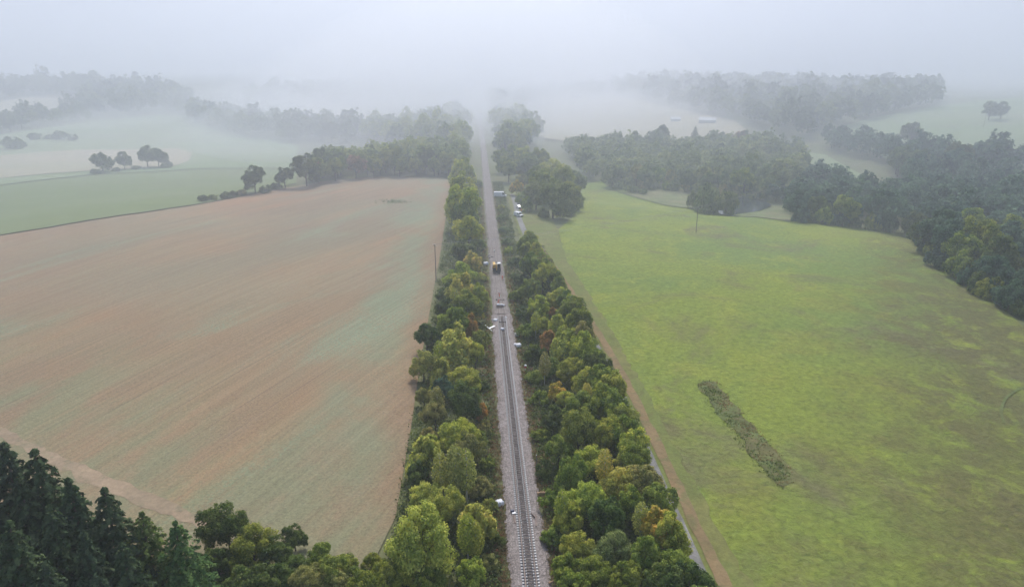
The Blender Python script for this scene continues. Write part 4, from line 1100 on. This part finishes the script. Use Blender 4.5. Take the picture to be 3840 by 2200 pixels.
MB().tube([(0, 0, .9), (0, 0, 1.12)], .8, 20).build('slew_ring', M['plastic'], xo)
MB().box((0, .3, 1.25), (2.5, 4.0, .26)).build('deck', M['plastic'], xo, bevel=.03)
eng = MB().box((-.85, .45, 1.95), (.85, 3.5, 1.2)).build('engine_cover', M['yellow'], xo, bevel=.08)
for k in range(4): MB().box((-1.28, -.4 + k * .55, 2.05), (.03, .3, .5)).build('vent', M['plastic'], eng)
MB().box((0.1, 2.1, 1.85), (2.4, .75, 1.05), taper=.9).build('counterweight', M['plastic'], xo, bevel=.1)
MB().box((.15, 1.1, 1.85), (1.05, 1.3, .9)).build('tank', M['steel'], xo, bevel=.06)
MB().tube([(-.15, 1.4, 2.2), (-.15, 1.4, 2.95)], .09, 10).build('exhaust', M['plastic'], xo)
cabp = [(.45, -1.55), (.45, .05)]
cabf = MB()
for x in (.42, 1.22):
    for y in (-1.5, .05): cabf.box((x, y, 2.15), (.09, .09, 1.55))
cabf.box((.82, -.72, 1.45), (.9, 1.65, .14))
cab = cabf.build('cab', M['plastic'], xo)
MB().box((.82, -.72, 2.97), (.98, 1.75, .12)).build('roof', M['white'], cab, bevel=.03)
for (c, d) in [((.82, -1.5, 2.2), (.7, .02, 1.3)), ((.82, .05, 2.2), (.7, .02, 1.3)), ((.42, -.72, 2.2), (.02, 1.44, 1.3)), ((1.22, -.72, 2.2), (.02, 1.44, 1.3))]:
    MB().box(c, d).build('window', M['glass'], cab)
for k, (x, y) in enumerate([(.5, -1.55), (1.15, -1.55), (-.85, -1.3)]):
    MB().box((x, y, 3.05 if k < 2 else 2.62), (.2, .12, .14)).build('work_lamp', M['lamp'], xo)
MB().box((1.45, -1.35, 2.6), (.08, .2, .4)).build('mirror', M['plastic'], xo)
MB().tube([(-.1, -.9, 1.5), (-.1, -1.9, 2.9), (-.1, -2.9, 3.25)], [.2, .22, .17], 8).build('boom', M['yellow'], xo)
MB().tube([(.12, -1.1, 1.45), (.12, -2.2, 2.7)], .08, 8).build('ram', M['steel'], xo)
MB().tube([(-.1, -2.85, 3.35), (-.1, -3.5, 2.4), (-.1, -3.9, 1.35)], [.16, .16, .11], 8).build('dipper', M['yellow'], xo)
MB().tube([(-.1, -2.4, 3.45), (-.1, -3.3, 3.0)], .07, 8).build('ram', M['white'], xo)
gr = MB().box((-.1, -4.0, 1.05), (.5, .5, .4)).box((-.1, -4.0, .72), (2.3, .22, .24))
for s in (-1, 1): gr.box((-.1 + s * 1.05, -4.0, .42), (.14, .3, .55), (0, s * .2, 0)).box((-.1 + s * .45, -4.0, .45), (.10, .26, .45), (0, -s * .3, 0))
gr.build('sleeper_grab', M['plastic'], xo)
for s in (-1, 1): MB().box((s * .8, -3.5, .22), (.14, 1.9, .12)).build('tow_bar', M['plastic'], xo)

# --- lineside gear
def sack(px, py, s, label, rz=0.0, lie=False, z=None):
    """slumped woven bag with loops"""
    x, y = ground_at(px, py)
    zz = H1(x, y) if z is None else z
    o = tag(empty('big_bag', (x, y, zz), rz), label, 'bag', 'white bags along the line')
    bm = bmesh.new(); bmesh.ops.create_cube(bm, size=1.0)
    bmesh.ops.subdivide_edges(bm, edges=bm.edges, cuts=4, use_grid_fill=True)
    r = random.Random(int(px * 7 + py))
    for v in bm.verts:
        p = v.co; k = 1 - .5 * (abs(p.x) ** 3 + abs(p.y) ** 3) ; b_ = 1 + .28 * (1 - (2 * p.z) ** 2)
        v.co = Vector((p.x * b_ * k * 1.1, p.y * b_ * k * 1.0, (p.z + .5) * (.75 if lie else .95))) * s + Vector([r.gauss(0, .03 * s) for _ in range(3)])
    me = bpy.data.meshes.new('sack'); bm.to_mesh(me); bm.free(); me.polygons.foreach_set('use_smooth', [True] * len(me.polygons))
    obj('sack', me, M['sack'], o)
    for a in range(4):
        c_, s_ = (1 if a in (0, 3) else -1) * .38 * s, (1 if a < 2 else -1) * .38 * s
        t = .7 * s if lie else .88 * s
        MB().tube([(c_, s_ * .5, t), (c_ * .9, s_ * .75, t + .22 * s), (c_, s_, t)], .028 * s, 5).build('loop', M['sack'], o)
    return o
sack(1206, 657, 1.3, 'white bag left of the rail excavator', .4, True)
sack(1240, 1253, 0.95, 'white bag at the left edge of the ballast, nearest the viewer', .5)
sack(1229, 797, .95, 'crumpled white bag left of the rails, just beyond the exposed sleepers', .9, True)
sack(1287, 860, 1.1, 'large white bag at the right edge of the ballast', .3, True)
sack(1279, 857, .7, 'small white bag touching the large one at the right edge', 1.2, True)
sack(1249, 762, .6, 'small white bag right of the trolley', .2, True, TOP - .05)
sack(1247, 821, .7, 'flattened white bag between the rails where sleepers begin to show', .6, True, .34)
sack(1255, 790, .4, 'tiny white bag right of the rails', .1, True, .2)

x, y = ground_at(1240, 764)
o = tag(empty('rail_trolley', (x, y, TOP), 0), 'white covered trolley standing across both rails', 'trolley')
MB().box((0, 0, .40), (2.0, 1.0, .14)).build('deck', M['plastic'], o, bevel=.02)
for sx in (-1, 1):
    for sy in (-1, 1): MB().tube([(sx * .70, sy * .35, .15), (sx * .82, sy * .35, .15)], .15, 12).build('wheel', M['steel'], o)
ld = MB().box((-.45, 0, .68), (.95, .8, .42), taper=.8).box((.5, .05, .62), (.85, .7, .32), taper=.75)
ld.build('load', M['sack'], o, bevel=.08)

x, y = ground_at(1222, 816)
o = tag(empty('broken_signboard', (x - .4, y, H1(x, y) + .05), .2), 'white plank and board lying in a tee left of the track', 'board')
MB().box((-.7, 0, .35), (.16, 3.0, .12), (.25, 0, .45)).build('plank', M['white'], o)
MB().box((.35, .1, .45), (1.7, .55, .10), (.2, -.25, .25)).build('board', M['white'], o)

x, y = ground_at(1282, 833)
o = tag(empty('concrete_box', (x, y, H1(x, y)), .1), 'small open grey concrete box right of the ballast', 'box')
w = MB()
for s in (-1, 1): w.box((s * .42, 0, .35), (.12, 1.0, .7)).box((0, s * .44, .35), (.72, .12, .7))
w.build('walls', M['concrete'], o)

x, y = ground_at(1304, 919)
o = tag(empty('marker_post', (x, y, H1(x, y)), 0), 'short red and white marker post right of the ballast', 'post')
MB().tube([(0, 0, 0), (0, 0, .9)], .08, 10).build('stake', M['tape'], o)
MB().tube([(0, 0, .75), (0, 0, 1.15)], .28, 12).build('band', M['red'], o)
MB().tube([(0, 0, 1.15), (0, 0, 1.45), (0, 0, 1.52)], [.28, .26, .12], 12).build('cap', M['helmet'], o)

def log(px, py, ln, r_, rz, label):
    x, y = ground_at(px, py)
    o = tag(empty('log', (x, y, H1(x, y) + r_ + .25), rz), label, 'log', 'logs beside the ballast')
    rr = random.Random(int(px))
    MB().tube([(-ln / 2, 0, 0), (-ln * .1, .06, .03), (ln * .25, -.04, 0), (ln / 2, .05, .04)], [r_ * 1.1, r_, r_ * .95, r_ * .8], 9).build('stem', M['wood'], o, False)
    MB().tube([(ln * .1, 0, 0), (ln * .22, .3, .18)], [r_ * .5, r_ * .3], 6).build('branch_stub', M['wood'], o)
log(1345, 1228, 1.6, .20, .15, 'thick pale log right of the ballast, near the stump post')
log(1356, 1330, 1.9, .11, .0, 'thin bare log lying right of the ballast')
log(1376, 1447, 1.7, .14, .35, 'forked log at the bottom edge right of the track')
log(1316, 1091, 1.2, .12, .4, 'small log farthest up the right ballast edge')
log(1190, 918, 2.2, .10, .1, 'cut branches left of the ballast')

x, y = ground_at(1331, 1168)
o = tag(empty('wooden_post', (x, y, H1(x, y)), 0), 'bare wooden post standing right of the ballast', 'post')
MB().tube([(0, 0, -.1), (.02, 0, 1.6), (-.02, 0, 3.2)], [.11, .10, .08], 9).build('shaft', M['pole'], o)
MB().tube([(-.02, 0, 3.2), (-.02, 0, 3.26)], [.085, .06], 9).build('weathered_top', M['tape'], o)
x, y = ground_at(1258, 688)
o = tag(empty('marker_pole', (x, y, H1(x, y)), 0), 'thin pale yellow pole right of the rail excavator', 'pole')
MB().tube([(0, 0, -.1), (.03, 0, 4.6)], [.07, .05], 8).build('shaft', flat_mat('faded_yellow', (0.55, 0.47, 0.25), .8), o)
MB().tube([(.03, 0, 4.6), (.03, 0, 4.8)], [.09, .09], 8).build('cap', M['tape'], o)

# --- sawn tools and rails lying on the ballast
def bar(px, py, ln, w_, h_, rz, label, name='rail_offcut'):
    x, y = ground_at(px, py)
    o = tag(empty(name, (x, y, .36), rz), label, 'rail piece', 'rail pieces on the ballast')
    MB().box((0, 0, .015), (.16, ln, .03)).build('foot', M['rail'], o)
    MB().box((0, 0, .09), (.04, ln, .12)).build('web', M['rail'], o)
    MB().box((0, 0, .17), (.10, ln, .05)).build('head', M['rail'], o)
bar(1276, 1292, 2.2, .1, .1, .06, 'short dark rail piece left of the track near the bottom')
bar(1330, 1297, 2.8, .1, .1, -.08, 'longer dark rail piece right of the track near the bottom')
bar(1322, 1283, 1.2, .1, .1, .5, 'small slanting rail piece right of the track')
x, y = ground_at(1272, 1276)
o = tag(empty('tool_box', (x, y, .33), .2), 'small dark blue case with white lid left of the track', 'case')
MB().box((0, .25, .2), (.55, .4, .4)).build('case', flat_mat('dark_blue', (.03, .04, .09), .5), o, bevel=.03)
MB().box((.15, -.2, .1), (.6, .4, .14)).build('lid', M['white'], o, bevel=.02)
x, y = ground_at(1230, 602)
# long measuring trolley pole behind the excavator
o = tag(empty('cable_drum_bar', (-.25, 246.0, TOP), 0), 'dark bar lying along the track beyond the excavator', 'bar')
MB().box((0, 0, .06), (.16, 18.0, .12)).build('beam', M['plastic'], o)
MB().box((.1, 9.1, .3), (.45, .5, .5)).build('end_block', M['white'], o)
for k, (px, py, ln, a) in enumerate([(1213, 637, 3.0, 1.2), (1219, 641, 2.0, .6)]):
    x, y = ground_at(px, py)
    o = tag(empty('steel_bar', (x, y, .4), a), ['dark steel bars dumped left of the track beyond the excavator', 'short dark steel bar left of the track beyond the excavator'][k], 'bar')
    MB().box((0, 0, 0), (ln, .18, .18)).build('beam', M['plastic'], o)
    MB().box((ln * .2, .2, .12), (ln * .6, .14, .14), (0, .1, .3)).build('beam', M['plastic'], o)
# clamps across the rails
for k, (py, lb) in enumerate([(748, 'dark clamp bar across the rails between the two workers'), (804, 'dark clamp pair on the rails where the ballast is dug out')]):
    x, y = ground_at(1240, py)
    o = tag(empty('rail_clamp', (0, y, TOP + .05), 0), lb, 'clamp')
    MB().box((0, 0, .12), (2.6 if k == 0 else 1.9, .14, .10)).build('crossbar', M['plastic'], o)
    for s in (-1, 1): MB().box((s * (1.1 if k == 0 else .78), 0, .16), (.3, .34, .28)).build('jaw', M['plastic'], o)

# --- overhead line on poles
def power_pole(px, py, h, rz, label):
    x, y = ground_at(px, py)
    o = tag(empty('power_pole', (x, y, H1(x, y)), rz), label, 'power pole', 'poles of the overhead line')
    MB().tube([(0, 0, -.3), (0, 0, h)], [.17, .11], 10).build('shaft', M['pole'], o)
    MB().box((0, .12, h - .35), (2.2, .12, .12)).build('crossarm', M['pole'], o)
    tips = []
    for dx in (-1.0, 0, 1.0):
        z0 = h - .29 if dx else h
        i = MB().tube([(dx, .12 if dx else 0, z0), (dx, .12 if dx else 0, z0 + .12), (dx, .12 if dx else 0, z0 + .28)], [.05, .12, .06], 9).build('insulator', M['porcelain'], o)
        v = Vector((dx, .12 if dx else 0, z0 + .26)); v.rotate(Matrix.Rotation(rz, 3, 'Z')); tips.append(v + o.location)
    return tips
lx, ly = ground_at(1082, 693); rx_, ry_ = ground_at(1727, 577)
ang = math.atan2(ry_ - ly, rx_ - lx) + math.pi / 2
tipA = power_pole(1082, 693, 11.8, ang, 'tall power pole in the brown field beside the left trees')
tipB = power_pole(1727, 577, 10.6, ang, 'tall power pole standing alone in the green pasture')
tipC = power_pole(2440, 319, 13.0, ang, 'distant thin power pole on the far right hillside')
for (A, B_, lab) in [(tipA, tipB, 'over the railway'), (tipB, tipC, 'over the pond and wood')]:
    for k in range(3):
        a, b_ = A[k], B_[k]; sag = 1.6 if (b_ - a).length < 200 else 6
        pts = [a.lerp(b_, t / 24) + Vector((0, 0, -4 * sag * (t / 24) * (1 - t / 24))) for t in range(25)]
        tag(MB().tube(pts, .022, 5).build('wire', M['wire']), '%s overhead wire %s' % (['nearest', 'middle', 'farthest'][k], lab), 'wire', 'overhead wires')

# --- distant buildings
def house(px, py, w_, d_, hw, hr, rz, label, wall='render_wall', roof='slate', name='house'):
    x, y = ground_at(px, py)
    o = tag(empty(name, (x, y, H1(x, y) - .3), rz), label, 'building')
    MB().prism([(-w_ / 2, 0), (w_ / 2, 0), (w_ / 2, hw), (0, hw + hr), (-w_ / 2, hw)], -d_ / 2, d_ / 2).build('walls', M[wall], o)
    ov = .35
    for s in (-1, 1):
        MB().prism([(s * (w_ / 2 + ov), hw - ov * hr / (w_ / 2) + .06), (0, hw + hr + .06), (0, hw + hr + .30), (s * (w_ / 2 + ov), hw - ov * hr / (w_ / 2) + .30)], -d_ / 2 - .3, d_ / 2 + .3).build('roof', M[roof], o)
    for dx in (-w_ / 4, w_ / 4):
        MB().box((dx, -d_ / 2 - .02, hw * .6), (w_ * .14, .08, hw * .35)).build('window', M['glass'], o)
    MB().box((0, -d_ / 2 - .02, hw * .3), (w_ * .14, .08, hw * .6)).build('door', M['plastic'], o)
    if name == 'house': MB().box((0, d_ * .3, hw + hr + .3), (.8, .7, 1.6)).build('chimney', M[wall], o)
    return o
house(1281, 352, 6.0, 9.0, 5.0, 4.2, 0.15, 'little white gabled house beside the lane, left of the solitary tree')
house(1286, 360, 3.0, 4.0, 2.2, 1.3, 0.15, 'low white shed beside the little gabled house', name='shed')
house(1755, 306, 10, 18, 4.0, 2.4, 1.2, 'long pale roofed barn in the golden field', 'sheet_roof', 'sheet_roof', 'barn')
house(1676, 302, 8, 11, 3.5, 2.0, 1.4, 'smaller pale barn left of the long one', 'sheet_roof', 'sheet_roof', 'barn')
house(1432, 245, 12, 22, 5.0, 4.0, 1.2, 'faint white farmhouse at the top of the golden field')
house(1320, 258, 10, 18, 5.0, 4.0, .9, 'faint white house in the fog right of the railway')
house(766, 264, 12, 18, 4.5, 3.0, 1.3, 'tiny white farmhouse in the misty left field')
# weeds on the hump in the brown field
x, y = ground_at(978, 500)
q = np.column_stack([r.normal(x, 4.0, 160), r.normal(y, 4.0, 160)])
scatter_stuff('weeds', q, .5, .6, (.12, .16, .06), 'weedy green patch in the brown field', 6, .4)
# wheel ruts curling round the far right of the pasture
M['rut'] = ground_mat('rut', [(0.115, 0.145, 0.045), (0.125, 0.14, 0.05), (0.10, 0.125, 0.04)], .1, 1.2, .4)
for k, pts in enumerate([[(2555, 958), (2520, 968), (2492, 990), (2482, 1020), (2490, 1050)]]):
    sheet('wheel_rut', ribbon(smooth_line(G(*pts)), .55), M['rut'], ['curved wheel rut at the right edge of the pasture', 'inner wheel rut at the right edge of the pasture'][k], 'rut', .15, .6, relief=tussock)

# ------------------------------------------------------------------ the air
FOG_COL = (0.79, 0.835, 0.915)
hz = MB().box((0, 3300, 125), (12400, 9000, 340)).build('haze', None)
b = NB('foggy_air')
pv = b.n('ShaderNodeVolumePrincipled', None, Color=FOG_COL, Density=HAZE_DENSITY, Anisotropy=0.5)
b.t.links.new(pv.outputs[0], b.out.inputs['Volume'])
hz.data.materials.append(b.m)
tag(hz, 'pale fog filling the air over the whole landscape', 'haze', kind='stuff')

def fog(loc, rad, dens, label, lump=0.07, col=(0.95, 0.97, 1.0)):
    """a low bank of fog lying over the far land"""
    bm = bmesh.new()
    bmesh.ops.create_icosphere(bm, subdivisions=5, radius=1.0)
    for v in bm.verts:
        p = v.co
        k = 1 + lump * (math.sin(5 * p.x + 3 * p.y) + 0.7 * math.sin(9 * p.y - 4 * p.x + 1))
        v.co = (p.x * rad[0] * k, p.y * rad[1] * k, math.copysign(abs(p.z) ** 2.6, p.z) * rad[2])   # feathered rim
    me = bpy.data.meshes.new('fog'); bm.to_mesh(me); bm.free()
    me.polygons.foreach_set('use_smooth', [True] * len(me.polygons))
    o = obj('fog', me); o.location = loc
    b = NB('fog_air')
    pv = b.n('ShaderNodeVolumePrincipled', None, Color=col, Density=dens, Anisotropy=0.5)
    b.t.links.new(pv.outputs[0], b.out.inputs['Volume'])
    me.materials.append(b.m)
    return tag(o, label, 'fog', kind='stuff')
fog((0, 1800, 10), (3600, 1750, 270), 0.0010, 'thin fog over all the land beyond the works', col=FOG_COL)
fog((0, 2300, 0), (3600, 1950, 60), 0.0009, 'wide low fog bank over the far country')
fog((10, 1650, 0), (900, 1230, 58), 0.0009, 'denser low fog over the middle distance')
fog((10, 1650, 10), (460, 1150, 240), 0.0013, 'tall fog bank where the railway vanishes')
for px, py, rad, dens, lab in [(560, 285, (190, 220, 32), 0.0022, 'wisp of fog over the hazy wood above the left pasture'), (1190, 320, (70, 260, 38), 0.0025, 'wisp of fog standing over the railway cutting'), (1900, 262, (260, 170, 34), 0.0018, 'wisp of fog drifting before the far right wood')]:
    x, y = ground_at(px, py)
    fog((x, y, H1(x, y) + 6), rad, dens, lab, 0.16)
